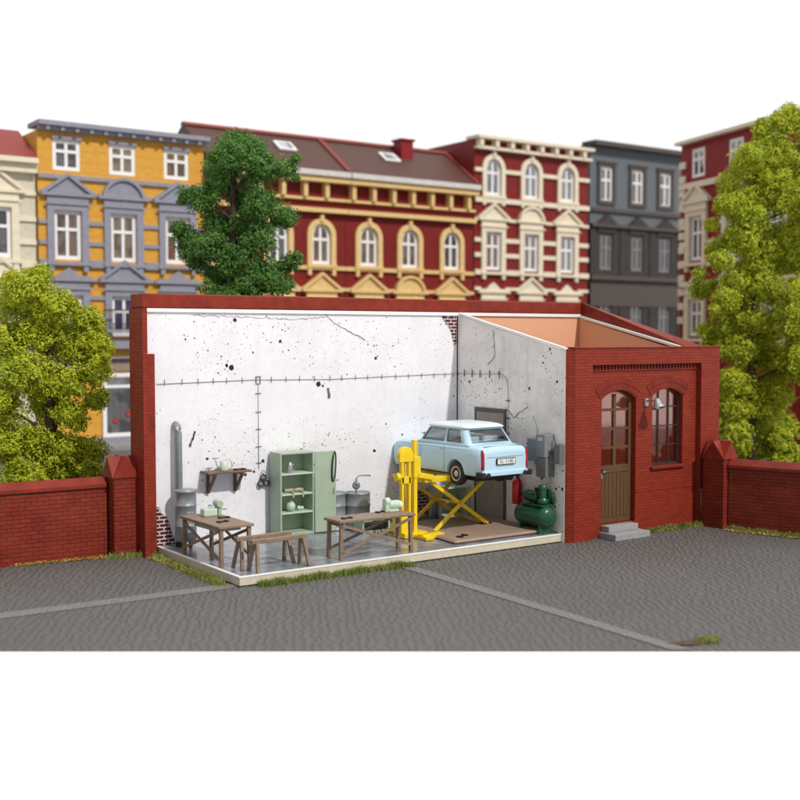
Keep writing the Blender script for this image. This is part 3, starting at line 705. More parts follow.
for y0, mt1, mt2 in ((-.02, YEL, YEL), (.92, YELD, YELD)):
    for k, (a, b) in enumerate((((.55, 1.12), (2.06, .12)), ((.58, .06), (2.00, 1.12)))):
        m = MB(); m.beam((a[0], y0+(-.03 if k else .03), a[1]), (b[0], y0+(-.03 if k else .03), b[1]), .045, .08); L_(m, 'scissor_arm', (mt1, mt2)[k], .006)
m = MB(); m.cyl((1.30, -.09, .61), (1.30, 1.0, .61), .03); m.cyl((.55, -.07, 1.12), (.55, 1.0, 1.12), .025); m.cyl((2.06, -.07, .12), (2.06, 1.0, .12), .025); L_(m, 'cross_rod', YELD, 0)

# ------------------------------------------------------------------ car
def rrect(y0, y1, hw, z, r=.16, n=6):
    pts = []
    for cx_, cy_, a0 in ((hw-r, y1-r, 0), (-hw+r, y1-r, 90), (-hw+r, y0+r, 180), (hw-r, y0+r, 270)):
        for i in range(n+1):
            a = R(a0+90*i/n); pts.append((cx_+r*math.cos(a), cy_+r*math.sin(a), z))
    return pts
def bool_cut(o, cutters, op='DIFFERENCE'):
    for c in cutters:
        md = o.modifiers.new('c', 'BOOLEAN'); md.operation = op; md.object = c; md.solver = 'EXACT'
    bpy.context.view_layer.update(); dg = bpy.context.evaluated_depsgraph_get()
    me = bpy.data.meshes.new_from_object(o.evaluated_get(dg)); o.modifiers.clear(); o.data = me
    for c in cutters: bpy.data.objects.remove(c, do_unlink=True)
CAR = thing('blue_car', 'light blue two-door saloon car with white roof raised on the yellow lift', 'car', (15.83, 18.68, 1.205), R(1.2))
def section(y, zb, zt, hw, crown=.02):
    h = zt-zb
    half = [(hw*.86, zb), (hw*.965, zb+.03), (hw*.99, zb+.10), (hw, zb+h*.45), (hw*.992, zb+h*.70), (hw*.965, zt-.075), (hw*.91, zt-.03), (hw*.80, zt-.005), (hw*.5, zt+crown*.6), (hw*.2, zt+crown)]
    return [(x, y, z) for x, z in half] + [(-x, y, z) for x, z in half[::-1]]
m = MB()
st = [(-.0, .40, .78, .60), (.015, .345, .85, .635), (.06, .30, .895, .66), (.2, .285, .93, .68), (.5, .28, .945, .69), (1.2, .28, .94, .692), (2.0, .28, .93, .69), (2.6, .28, .915, .685), (3.0, .28, .885, .67), (3.15, .29, .85, .655), (3.21, .33, .80, .63), (3.225, .40, .72, .60)]
m.loft([section(*s) for s in st])
body = m.build('body', BLUE, CAR)
cut = []
for yc in (.86, 2.66):
    for sx in (-1, 1):
        k = MB(); k.cyl((sx*.46, yc, .315), (sx*.9, yc, .315), .295, n=36); cut.append(k.build('cutter', DARK, loc=(0, 0, 0))); cut[-1].location = (0, 0, 0)
# cutters act in world space: move to the car's frame
for c_ in cut: c_.matrix_world = Matrix.Translation(CAR.location) @ Matrix.Rotation(CAR.rotation_euler.z, 4, 'Z')
bpy.context.view_layer.update(); bool_cut(body, cut)
bv = body.modifiers.new('bevel', 'BEVEL'); bv.width = .012; bv.segments = 2; bv.limit_method = 'ANGLE'; bv.angle_limit = R(50)
# cabin
gh = [(.36, 2.36, .645, .90), (.42, 2.30, .640, .94), (.45, 2.25, .632, .955), (.63, 2.03, .575, 1.20), (.69, 1.95, .555, 1.285)]
m = MB(); m.loft([rrect(a, b, hw, z, .13) for a, b, hw, z in gh]); cab = m.build('cabin_frame', BLUE, CAR)
MW = Matrix.Translation(CAR.location) @ Matrix.Rotation(CAR.rotation_euler.z, 4, 'Z')
cut = []
k = MB(); k.loft([rrect(a+.05, b-.05, hw-.045, z+dz, .10) for (a, b, hw, z), dz in zip(gh, (-.05, 0, 0, 0, .05))]); cut.append(k.build('cutter', DARK, loc=(0, 0, 0)))
def rpoly(pts, r=.03, n=4):
    out = []; N = len(pts)
    for i in range(N):
        p0, p, p1 = Vector(pts[i-1]), Vector(pts[i]), Vector(pts[(i+1) % N]); a = p + (p0-p).normalized()*r; b = p + (p1-p).normalized()*r
        for j in range(n+1): t = j/n; out.append(tuple((1-t)**2*a + 2*t*(1-t)*p + t*t*b))
    return out
SIDEW = [[(.70, .965), (1.25, .965), (1.25, 1.25), (.83, 1.25)], [(1.32, .965), (2.12, .965), (1.90, 1.25), (1.32, 1.25)]]
for s_ in SIDEW:
    k = MB(); k.prism(rpoly(s_), 'x', -.9, .9); cut.append(k.build('cutter', DARK, loc=(0, 0, 0)))
ENDW = [(-.53, .965), (.53, .965), (.47, 1.25), (-.47, 1.25)]
k = MB(); k.prism(rpoly(ENDW), 'y', .2, 2.6); cut.append(k.build('cutter', DARK, loc=(0, 0, 0)))
for c_ in cut: c_.matrix_world = MW
bpy.context.view_layer.update(); bool_cut(cab, cut)
m = MB(); m.loft([rrect(a+.02, b-.02, hw-.018, z, .12) for a, b, hw, z in gh[2:]]); gl = m.build('window_glass', CGLASS, CAR)
gl.modifiers.new('s', 'SOLIDIFY').thickness = .004
for f in gl.data.polygons: pass
# chrome / rubber gaskets round the side windows
m = MB()
def xside(z): return .632 + (z-.96)/(1.20-.96)*(.575-.632) if z < 1.2 else .575 + (z-1.2)/(.075)*(-.02)
for s_ in SIDEW:
    pp = rpoly(s_)
    for sg in (-1, 1): m.tube([(sg*(xside(z)+.002), y, z) for y, z in pp+pp[:1]], .006, 6)
pp = rpoly(ENDW)
def yback(z): return .46 + (z-.96)/.24*.16 if z < 1.2 else .62+(z-1.2)*.8
m.tube([(x, yback(z)-.002, z) for x, z in pp+pp[:1]], .007, 6); m.build('window_gasket', plain('gasket_silver', (.55, .62, .66), .3), CAR)
m = MB(); m.loft([rrect(a, b, hw, z, .15) for a, b, hw, z in ((.66, 2.00, .562, 1.272), (.62, 2.03, .580, 1.282), (.63, 2.02, .577, 1.302), (.74, 1.94, .53, 1.345), (.90, 1.78, .42, 1.370), (1.1, 1.6, .25, 1.38))]); m.build('roof', ROOFW, CAR)
# interior
m = MB()
for y in (.78, 1.45):
    for x in (-.28, .28): m.box(x-.22, x+.22, y, y+.12, .55, 1.08); m.box(x-.22, x+.22, y+.12, y+.5, .55, .7)
for f in []: pass
m.build('seats', plain('seat_grey', (.5, .5, .48), .7), CAR, .03)
m = MB(); m.tube([(.28+.17*math.cos(t*PI/8), 2.0, .98+.14*math.sin(t*PI/8)) for t in range(17)], .013, 6); m.build('steering_wheel', DARK, CAR)
def wheel(x, y):
    s_ = 1 if x > 0 else -1
    m = MB(); prof = [(.14, -.065), (.22, -.078), (.25, -.065), (.26, -.035), (.26, .035), (.25, .065), (.22, .078), (.14, .065)]
    m.lathe((x, y, .295), [(r, h*s_) for r, h in prof], 36, 'x'); tyre = m.build('wheel', BLACK, CAR)
    m = MB(); m.lathe((x, y, .295), [(r, h*s_) for r, h in [(.155, .02), (.165, .078), (.148, .084), (.128, .052), (.075, .048), (.07, .07), (.03, .08)]], 30, 'x'); m.build('rim', CHROME, tyre)
    m = MB()
    for i in range(8):
        a = i*PI/4; m.lathe((x+s_*.056, y+.105*math.cos(a), .295+.105*math.sin(a)), [(.018, 0), (.018, .003*s_)], 10, 'x')
    m.build('rim_hole', DARK, tyre)
for y in (.86, 2.66):
    for x in (-.59, .59): wheel(x, y)
m = MB(); m.box(-.50, .50, .10, 3.1, .24, .33); m.box(-.44, .44, .35, 1.1, .16, .3); m.cyl((-.5, .86, .29), (.5, .86, .29), .04); m.cyl((-.5, 2.66, .29), (.5, 2.66, .29), .04); m.cyl((.3, .15, .22), (.3, .6, .22), .07)
for yc in (.86, 2.66): m.box(-.455, .455, yc-.28, yc+.28, .3, .58)
m.build('underbody', BLACK, CAR)
# rear details
m = MB(); m.loft([[(x, y, z) for x, z in rpoly([(-.655, .305), (.655, .305), (.655, .40), (-.655, .40)], .03)] for y in (-.045, .03)]); bp = m.build('bumper', BLUE, CAR, .012)
for s_ in (-1, 1):
    m = MB(); m.cyl((s_*.52, -.085, .33), (s_*.52, -.04, .33), .055, n=16); m.box(s_*.655-.06, s_*.655+.055, -.085, .14, .275, .395); m.build('bumper_guard', BLACK, CAR, .02)
    m = MB(); m.loft([rrect(-.03+dy, .06, .030-dx, z, .02, 3) for z, dx, dy in ((.44, .006, .01), (.46, 0, 0), (.60, 0, 0), (.62, .0, .0), (.78, .002, .006), (.84, .010, .022), (.862, .020, .035))])
    bmesh.ops.translate(m.bm, vec=(s_*.615, .01, 0), verts=m.bm.verts); m.build('tail_light', LAMPR, CAR)
    m = MB(); m.lathe((s_*.50, 3.20, .66), [(.10, 0), (.10, .04), (.08, .06), (.03, .075)], 20, 'y'); m.build('headlight', CHROME, CAR)
    m = MB(); m.cyl((s_*.697, 1.95, .80), (s_*.705, 1.95, .80), .012); m.box(s_*.700-.012, s_*.700+.012, 1.32, 1.42, .80, .82); m.build('door_handle', CHROME, CAR)
m = MB(); m.loft([[(x, y, z) for x, z in rpoly([(-.655, .305), (.655, .305), (.655, .40), (-.655, .40)], .03)] for y in (3.19, 3.27)]); m.build('bumper', CHROME, CAR, .01)
m = MB(); m.box(-.50, .50, -.008, .02, .70, .706); m.box(-.53, .53, .10, .104, .905, .93); m.build('boot_seam', plain('seam_blue', (.16, .26, .33), .6), CAR)
SEAM = plain('seam_grey', (.25, .37, .45), .6)
for s_ in (-1, 1):
    m = MB()
    for y in (1.24, 2.1): m.tube([(s_*.692, y, .32), (s_*.6935, y, .6), (s_*.690, y, .80), (s_*.668, y, .88)], .0045, 5)
    m.tube([(s_*.690, y_, .84) for y_ in (.3, 1.0, 2.0, 2.9)], .006, 5)
    m.build('door_seam', SEAM, CAR)
m = MB(); m.prism(rpoly([(-.265, .535), (.265, .535), (.265, .675), (-.265, .675)], .03), 'y', -.035, .01); m.build('plate_frame', DARK, CAR)
PL = MB(); PL.prism(rpoly([(-.245, .55), (.245, .55), (.245, .66), (-.245, .66)], .02), 'y', -.040, -.03); plo = PL.build('number_plate', PLATEW, CAR)
def text(name, s, size, parent, loc, rot, mat, ext=.001):
    cu = bpy.data.curves.new(name, 'FONT'); cu.body = s; cu.size = size; cu.align_x = 'CENTER'; cu.align_y = 'CENTER'; cu.extrude = ext
    o = bpy.data.objects.new(name, cu); COL.objects.link(o)
    bpy.context.view_layer.update(); me = bpy.data.meshes.new_from_object(o.evaluated_get(bpy.context.evaluated_depsgraph_get()))
    o2 = bpy.data.objects.new(name, me); COL.objects.link(o2); bpy.data.objects.remove(o, do_unlink=True)
    me.materials.clear(); me.materials.append(mat)
    o2.parent = parent; o2.location = loc; o2.rotation_euler = rot; return o2
text('plate_lettering', 'SU 3180', .115, plo, (0, -.0415, .603), (PI/2, 0, 0), DARK)

# ------------------------------------------------------------------ right side equipment
EX = thing('fire_extinguisher', 'red fire extinguisher hanging on the partition between door and boxes', 'fire extinguisher', (16.88, 19.50, .70))
m = MB(); m.lathe((0, 0, 0), [(.10, 0), (.115, .02), (.115, .46), (.10, .52), (.06, .56), (.035, .58)], 24); m.build('bottle', REDC, EX)
m = MB(); m.cyl((0, 0, .58), (0, 0, .63), .03); m.box(-.02, .02, -.10, .03, .63, .65); m.box(-.02, .02, -.10, .03, .67, .685); m.build('valve', DARK, EX)
m = MB(); m.tube([(0, -.02, .61), (-.03, -.12, .58), (-.03, -.135, .4), (-.02, -.12, .2)], .013); m.build('hose', BLACK, EX)
EB = thing('switch_cabinet', 'grey stacked electrical switch boxes on the partition above the compressor', 'electrical box', (17.0, 18.55, 1.4))
def W_(mb, name, mat, par, bev=.012): return mb.build(name, mat, par, bev, world=True)
m = MB(); m.box(16.74, 17.02, 18.44, 18.72, 1.84, 2.34); W_(m, 'main_box', GREYP, EB)
m = MB(); m.box(16.84, 17.02, 18.73, 19.14, 1.72, 2.22); W_(m, 'meter_box', GREYP, EB)
m = MB(); m.box(16.76, 17.02, 18.43, 18.74, 1.40, 1.83); W_(m, 'fuse_box', plain('mid_grey', (.15, .155, .165), .5), EB)
m = MB(); m.box(16.94, 17.02, 18.40, 18.435, 1.95, 2.2); m.cyl((16.88, 18.45, 2.0), (16.88, 18.40, 2.0), .035); m.box(16.735, 16.742, 18.5, 18.66, 2.2, 2.28); W_(m, 'switch', STEELL, EB, 0)
m = MB(); m.box(16.90, 17.02, 18.40, 18.37, 0, .001); m.bm.clear(); m.box(16.86, 17.02, 18.415, 18.40, 1.7, 1.9); m.build('side_cover', GREYP, EB, world=True)
J = MB(); J.box(16.88, 17.02, 18.40-.28, 18.40-.09, 1.72, 2.14); jo = J.build('junction_cabinet', plain('dim_grey', (.13, .135, .145), .5), None, .01); tag(jo, 'separate dark grey junction box right of the switch boxes', 'electrical box')
CP = thing('air_compressor', 'dark green air compressor with horizontal tank in the front right corner', 'compressor', (16.78, 18.74, .18))
m = MB(); m.lathe((0, 0, .37), [(.03, -.47), (.14, -.45), (.21, -.40), (.235, -.32), (.235, .42), (.21, .50), (.12, .55), (.03, .56)], 32, 'y'); m.build('tank', DGREEN, CP)
for y in (-.28, .36):
    m = MB(); m.prism([(-.20, 0), (.20, 0), (.16, .22), (-.16, .22)], 'y', y-.03, y+.03); m.build('foot', DGREEN, CP)
m = MB(); m.box(-.16, .16, -.34, .35, .60, .63); m.build('platform', DGREEN, CP)
m = MB(); m.lathe((0, .15, .78), [(.04, -.22), (.12, -.21)] + [(r, -.18+.03*i) for i in range(12) for r in ((.13,) if i % 2 else (.115,))] + [(.10, .2), (.04, .21)], 24, 'y'); m.build('motor', DGREEN, CP)
m = MB(); m.lathe((0, -.20, .63), [(.12, 0), (.12, .12), (.08, .14)] + [((.10 if i % 2 else .075), .16+.025*i) for i in range(8)] + [(.09, .37), (.09, .42), (.03, .44)], 24); m.build('pump', DGREEN, CP)
m = MB(); m.lathe((.19, -.20, .74), [(.05, -.02), (.17, -.02), (.17, .02), (.05, .02)], 28, 'x'); m.box(.12, .18, -.26, .2, .58, .95); m.build('flywheel_guard', plain('darker_green', (.008, .05, .03), .4), CP)
m = MB(); m.tube([(.0, -.20, 1.0), (-.05, -.1, .95), (-.08, .1, .68), (-.06, .12, .62)], .014); m.build('air_pipe', DARK, CP)

# ------------------------------------------------------------------ grass, litter
def tufts(name, lab, mat, lines, n, hmin, hmax, spread, wmax=.02):
    m = MB(); rnd = random.Random(sum(map(ord, name)) + n)
    for _ in range(n):
        a, b, dens = rnd.choices(lines, weights=[math.dist(l[0], l[1])*l[2] for l in lines])[0]
        t = rnd.random(); cl = .5+.5*math.sin(t*37+a[0])*math.sin(t*13+a[1])
        if rnd.random() > .35+.65*cl: continue
        x = a[0]+(b[0]-a[0])*t + rnd.gauss(0, spread); y = a[1]+(b[1]-a[1])*t + rnd.gauss(0, spread)
        h = rnd.uniform(hmin, hmax)*(.6+.4*cl); an = rnd.uniform(0, 2*PI); w = rnd.uniform(.5, 1)*wmax; ln = rnd.uniform(.1, .6)*h; la = rnd.uniform(0, 2*PI)
        dx, dy = w*math.cos(an), w*math.sin(an); mx, my = ln*math.cos(la), ln*math.sin(la)
        v = [m.bm.verts.new(p) for p in ((x-dx, y-dy, 0), (x+dx, y+dy, 0), (x+dx*.6+mx*.4, y+dy*.6+my*.4, h*.6), (x-dx*.6+mx*.4, y-dy*.6+my*.4, h*.6), (x+mx, y+my, h))]
        m.bm.faces.new((v[0], v[1], v[2], v[3])); m.bm.faces.new((v[3], v[2], v[4]))
    return tag(m.build(name, mat, loc=(0, 0, 0), fix=False), kind='stuff')
tufts('grass', '', GRASSM, [((9.12, 21.85), (9.02, 19.9), 1.2), ((9.05, 19.9), (9.05, 18.5), 1.6), ((9.6, 18.06), (12.9, 18.02), 2.2), ((19.45, 17.98), (21.2, 17.92), 1.6), ((21.25, 17.2), (21.95, 14.6), 1.2), ((8.3, 22.1), (9.05, 21.85), 1.0)], 14000, .05, .17, .05, .012)
tufts('grass', '', GRASSM, [((13.12, 11.0), (13.3, 11.0), 1)], 500, .05, .13, .06, .012)
def litter(lines, n, spread):
    m = MB(); rnd = random.Random(5)
    for _ in range(n):
        a, b, _d = rnd.choices(lines, weights=[math.dist(l[0], l[1])*l[2] for l in lines])[0]; t = rnd.random()
        c = Vector((a[0]+(b[0]-a[0])*t + rnd.gauss(0, spread), a[1]+(b[1]-a[1])*t + rnd.gauss(0, spread), rnd.uniform(.008, .05)))
        s_ = rnd.uniform(.012, .03); M = Matrix.Rotation(rnd.uniform(0, 6), 3, 'Z') @ Matrix.Rotation(rnd.uniform(-.9, .9), 3, 'X')
        m.poly([c + M @ Vector(p)*s_ for p in ((-1, 0, 0), (0, -.6, 0), (1, 0, .2), (0, .6, 0))])
    tag(m.build('leaf_litter', LITTER, loc=(0, 0, 0), fix=False), kind='stuff')
litter([((6.5, 22.40), (8.9, 22.12), 1.3), ((9.0, 21.6), (9.08, 18.9), .9), ((19.6, 17.9), (21.2, 17.85), .4), ((21.15, 17.1), (21.85, 14.6), 1.3)], 2600, .055)
SOIL = plain('bare_soil', (.09, .055, .035), .95, var=.4, scale=12, bs=.5)
m = MB(); m.prism([(12.62, 11.25), (12.78, 11.02), (13.0, 10.93), (13.18, 10.95), (13.15, 11.1), (12.95, 11.2)], 'z', .013, .018); tag(m.build('soil_patch', SOIL, loc=(0, 0, 0)), kind='stuff')

# ------------------------------------------------------------------ trees
def crown(m, clumps, leaf, dens, rnd):
    for (cx_, cy_, cz, r) in clumps:
        n = int(dens*r*r); ph = [rnd.uniform(0, 6) for _ in range(6)]
        for _ in range(n):
            d = Vector((rnd.gauss(0, 1), rnd.gauss(0, 1), rnd.gauss(0, 1))).normalized()
            k = 1 + .22*math.sin(3*d.x*2+ph[0])*math.sin(5*d.z+ph[1]) + .18*math.sin(9*d.y+ph[2]+4*d.x)
            rr = r*k*(rnd.random()**.35)
            p = Vector((cx_, cy_, cz)) + Vector((d.x, d.y, d.z*.85))*rr
            s_ = leaf*rnd.uniform(.6, 1.3)
            nrm = (d + Vector((rnd.gauss(0, .6), rnd.gauss(0, .6), rnd.gauss(0, .6)+.4))).normalized()
            u = nrm.orthogonal().normalized(); u.rotate(Matrix.Rotation(rnd.uniform(0, 6.28), 3, nrm)); w = nrm.cross(u)
            v = [m.bm.verts.new(p + a) for a in (-u*s_, -w*s_*.45 + nrm*s_*.12, u*s_, w*s_*.45 + nrm*s_*.12)]
            m.bm.faces.new(v)
def tree(name, lab, cat, loc, clumps, leafm, leaf, dens, trunk_h, tr, seed, limbs=8):
    rnd = random.Random(seed); t = thing(name, lab, cat, loc)
    m = MB(); m.tube([(0, 0, 0), (.03, .02, trunk_h*.3), (-.04, .0, trunk_h*.6), (.02, .03, trunk_h*.85), (0, 0, trunk_h)], [tr*1.3, tr, tr*.75, tr*.5, tr*.15], 10)
    m.build('trunk', BARK, t)
    m = MB()
    for (x, y, z, r) in sorted(clumps, key=lambda c: -c[3])[:limbs*3]:
        z0 = max(trunk_h*.15, z - .35 - .35*abs(x)); z0 = min(z0, trunk_h*.95); m.tube([(0, 0, z0), (x*.5, y*.5, (z0+z)/2+.05), (x, y, z), (x*1.1, y*1.1, z+r*.6)], [tr*.35, tr*.25, tr*.14, tr*.04], 6)
    m.build('branches', BARK, t)
    m = MB(); crown(m, clumps, leaf, dens, rnd)
    m.build('crown', leafm, t, fix=False); return t
def px_clumps(lst, u, z0, rnd, depth=.7, sat=3):
    # lst: (metres to the side, height, radius); side direction u in ground plane
    out = []
    for s_, z, r in lst:
        d = rnd.uniform(-depth, depth)
        out.append((u[0]*s_ - u[1]*d, u[1]*s_ + u[0]*d, z, r))
        for _ in range(sat):
            a = rnd.uniform(0, 6.28); q = rnd.uniform(.55, 1.0)*r; zz = rnd.uniform(-.7, .7)*r; dd = d + rnd.uniform(-.6, .6)*r
            s2 = s_ + q*math.cos(a); out.append((u[0]*s2 - u[1]*dd, u[1]*s2 + u[0]*dd, z+zz, r*rnd.uniform(.28, .5)))
    return out
SIDE = (.8192, -.5736)
k = .0261; rnd = random.Random(3)
def conv(L, pxc, kk, D): return [((x-pxc)*kk, 4.5 + (335-y)*kk, r*kk) for x, y, r in L]
D1 = conv([(235,160,20),(250,152,20),(262,172,18),(222,182,17),(288,172,13),(213,165,12),(245,195,20),(205,200,17),(188,195,10),(265,205,18),(283,215,15),(215,222,16),(238,226,20),(188,240,17),(210,250,18),(262,240,18),(180,228,9),(240,262,22),(216,275,15),(268,272,20),(290,262,12),(252,288,20),(225,290,18),(280,285,14),(197,262,11),(238,142,14),(300,258,6),(235,310,26),(260,320,26),(215,325,22),(240,350,24)], 235, k, 29.9)
tree('dark_green_tree', 'tall dark green leafy tree standing behind the workshop left half', 'tree', (13.62, 27.0, 0), px_clumps(D1, SIDE, 0, rnd), FOREST, .042, 11500, 9.3, .17, 4)
k2 = .0222
D2 = conv([(35,290,22),(60,305,20),(40,330,28),(80,320,18),(65,345,24),(95,345,16),(30,370,26),(60,380,22),(90,372,18),(105,362,10),(40,405,22),(70,412,18),(92,400,13),(35,440,24),(62,448,20),(88,450,16),(45,275,12),(20,300,26),(0,340,30),(0,400,30),(10,440,28),(60,470,22),(90,468,14),(30,475,26)], 50, k2, 25.1)
tree('lime_bush', 'bright lime green tree behind the left boundary wall', 'tree', (8.13, 25.0, 0), px_clumps(D2, SIDE, 0, rnd, .6), LIME, .042, 13000, 5.2, .13, 7)
k3 = .0295
D3 = conv([(752,165,20),(772,150,22),(735,205,18),(755,200,20),(790,200,22),(712,225,8),(742,240,20),(768,240,22),(725,245,12),(712,288,13),(738,280,16),(765,285,22),(705,272,7),(735,315,16),(762,322,20),(715,330,10),(745,350,18),(775,350,20),(730,378,12),(755,392,17),(782,395,18),(738,410,12),(765,430,16),(730,440,10),(785,440,14),(748,455,12),(800,300,30),(805,360,28),(800,250,26),(730,182,13),(782,142,14),(742,160,14),(722,205,12),(715,262,12),(722,300,14),(728,345,14),(748,300,18),(750,220,20),(775,190,20),(800,160,26),(820,200,26),(790,120,18),(765,128,12),(830,130,26),(795,235,24),(760,265,18),(742,330,18),(792,320,24),(790,365,22),(724,390,13),(745,380,18),(770,410,18),(735,432,14),(718,448,12),(768,452,18),(790,460,20),(745,446,12)], 757, k3, 33)
tree('lime_tree', 'tall yellow-green tree behind the right boundary wall', 'tree', (28.25, 22.0, 0), px_clumps(D3, SIDE, 0, rnd, .9), LIMED, .052, 8200, 9.6, .12, 9)
D4 = conv([(725,400,16),(745,415,18),(720,430,14),(770,405,18),(750,445,18),(790,430,18)], 755, .036, 41)
tree('background_bush', 'green bush farther back behind the lime tree on the right', 'bush', (34.0, 26.5, 0), px_clumps(D4, SIDE, 0, rnd, .8), LIMED, .08, 3200, 3.4, .12, 12)
SP = [(0, .15, .16), (.18, .22, .12), (-.16, .2, .10), (.05, .34, .12)]
tree('small_sprig_bush', 'small dark green sprig bush just above the wall coping on the left', 'bush', (11.10, 23.4, 0), [(x, 0, 5.35+z, r) for x, z, r in SP], FOREST, .035, 5200, 5.4, .05, 13, 2)

# ------------------------------------------------------------------ background houses
WFSHADE = plain('shaded_window_paint', (.20, .20, .205), .6)  # white frames darkened in colour to look shaded, grey house lower rows
def window(t, u, z0, w, h, rise=0, fr=WFR, cm=None, yb=.03, transom=.62, parts=True):
    m = MB(); ring_mb(m, u-w/2, u+w/2, z0, z0+h, rise, .15, yb, yb+.07)
    m.box(u-.06, u+.06, yb+.005, yb+.06, z0+.1, z0+h-.1 if not rise else z0+h-.12)
    zt_ = z0+h*transom; m.box(u-w/2+.1, u+w/2-.1, yb-.01, yb+.065, zt_-.06, zt_+.06)
    f = m.build('window', fr, t)
    ou = [(u-w/2+.04, z0+.04)] + (arc(u-w/2+.04, u+w/2-.04, z0+h-rise, max(rise-.04, .03)) if rise else [(u-w/2+.04, z0+h-.04), (u+w/2-.04, z0+h-.04)]) + [(u+w/2-.04, z0+.04)]
    m = MB(); m.prism(ou, 'y', yb+.04, yb+.046); m.build('pane', GLASS, f)
    m = MB(); m.prism(ou, 'y', yb+.075, yb+.09); c = m.build('curtain', cm or random.choice(CURT), f)
    return f
def pediment(m, u, z, w, kind, y0=-.22):
    if kind == 'flat':
        m.box(u-w/2, u+w/2, y0, -.001, z, z+.12); m.prism([(u-w*.42, z+.12), (u-w*.42, z+.2), (u-w*.2, z+.22), (u-w*.12, z+.38), (u, z+.55), (u+w*.12, z+.38), (u+w*.2, z+.22), (u+w*.42, z+.2), (u+w*.42, z+.12)], 'y', y0*.6, -.001); return
    m.box(u-w/2, u+w/2, y0, -.001, z, z+.12)
    if kind == 'tri':
        H = w*.36; m.prism([(u-w*.42, z+.121), (u, z+H), (u+w*.42, z+.121)], 'y', y0*.5, -.001)
        for s_ in (-1, 1): m.prism([(u+s_*w/2, z+.121), (u+s_*w/2, z+.16), (u, z+H+.14), (u, z+H), (u+s_*w*.42, z+.121)], 'y', y0, -.002)
    if kind == 'seg':
        a = arc(u-w*.42, u+w*.42, z+.121, w*.36); m.prism(a, 'y', y0*.5, -.001)
        b = arc(u-w*.36, u+w*.36, z+.121, w*.30)
        for i in range(len(a)-1): m.prism([a[i], a[i+1], b[i+1], b[i]], 'y', y0, y0*.5-.001)
def house(name, lab, loc, rz, width, top, wallm, trim, rows, cols, bands, wins, extra=None, thick=.35, grp=None, depth=7):
    t = thing(name, lab, 'house', loc, rz, grp)
    ops = []
    for (z0, h, w, rise, ped, style) in rows:
        for i, u in enumerate(cols): ops.append((u-w/2, u+w/2, z0, z0+h, rise))
    m = MB(); wall_mb(m, 0, width, 0, top, 0, thick, ops); m.box(0, .25, thick, depth, 0, top); m.box(width-.25, width, thick, depth, 0, top); m.box(.25, width-.25, depth-.2, depth, 0, top); m.box(.25, width-.25, thick+.2, thick+.25, 0, top-.01)
    m.build('wall', wallm, t)
    for ri, (z0, h, w, rise, peds, style) in enumerate(rows):
        for i, u in enumerate(cols):
            window(t, u, z0, w, h, rise, fr=WFSHADE if name == 'grey_house' and ri else WFR, cm=CURT[wins[ri][i % len(wins[ri])]] if not (name == 'ochre_house' and ri == 2 and i == 1) else VIOLET)
            m = MB()
            if style == 'heavy':
                tp = z0+h+.55
                m.box(u-w/2-.28, u-w/2, -.13, -.001, z0-.1, tp); m.box(u+w/2, u+w/2+.28, -.13, -.001, z0-.1, tp); m.box(u-w/2, u+w/2, -.131, -.001, z0+h, tp)
                m.box(u-w/2-.38, u+w/2+.38, -.19, -.132, z0+h+.22, z0+h+.30)
                m.box(u-w/2-.34, u+w/2+.34, -.20, -.001, z0-.24, z0-.101)
                for s_ in (-1, 1): m.box(u+s_*(w/2+.14)-.1, u+s_*(w/2+.14)+.1, -.16, -.001, z0-.48, z0-.241)
                pediment(m, u, tp+.002, w+1.05, peds[i % len(peds)])
            elif style == 'arch':
                a = arc(u-w/2-.24, u+w/2+.24, z0+h-rise, rise+.24, 14); b = arc(u-w/2, u+w/2, z0+h-rise, rise, 14)
                for q in range(14): m.prism([a[q], a[q+1], b[q+1], b[q]], 'y', -.13, -.001)
                m.box(u-w/2-.24, u-w/2, -.13, -.001, z0, z0+h-rise); m.box(u+w/2, u+w/2+.24, -.13, -.001, z0, z0+h-rise)
                m.box(u-.09, u+.09, -.19, -.001, z0+h+.1, z0+h+.4)
                m.box(u-w/2-.26, u+w/2+.26, -.18, -.001, z0-.16, z0-.002)
                for s_ in (-1, 1): m.box(u+s_*(w/2+.13)-.09, u+s_*(w/2+.13)+.09, -.15, -.001, z0-.5, z0-.161)
            elif style == 'plain':
                ring_mb(m, u-w/2-.22, u+w/2+.22, z0-.14, z0+h+.24, 0, .22, -.1, -.001)
                m.box(u-w/2-.3, u+w/2+.3, -.16, -.101, z0+h+.16, z0+h+.26)
            if len(m.bm.verts): m.build('window_surround', trim, t)
            else: m.bm.free()
    gaps = []
    for (z, h, d, mode) in bands:
        edges = [0, width] if mode == 'full' else [0] + [e for u in cols for e in (u-mode, u+mode)] + [width]
        for a, b in zip(edges[::2], edges[1::2]):
            if b-a > .05: m = MB(); m.box(a, b, -d, -.0015, z, z+h); m.build('string_course', trim, t)
    if extra: extra(t)
    return t
YB = 44.86
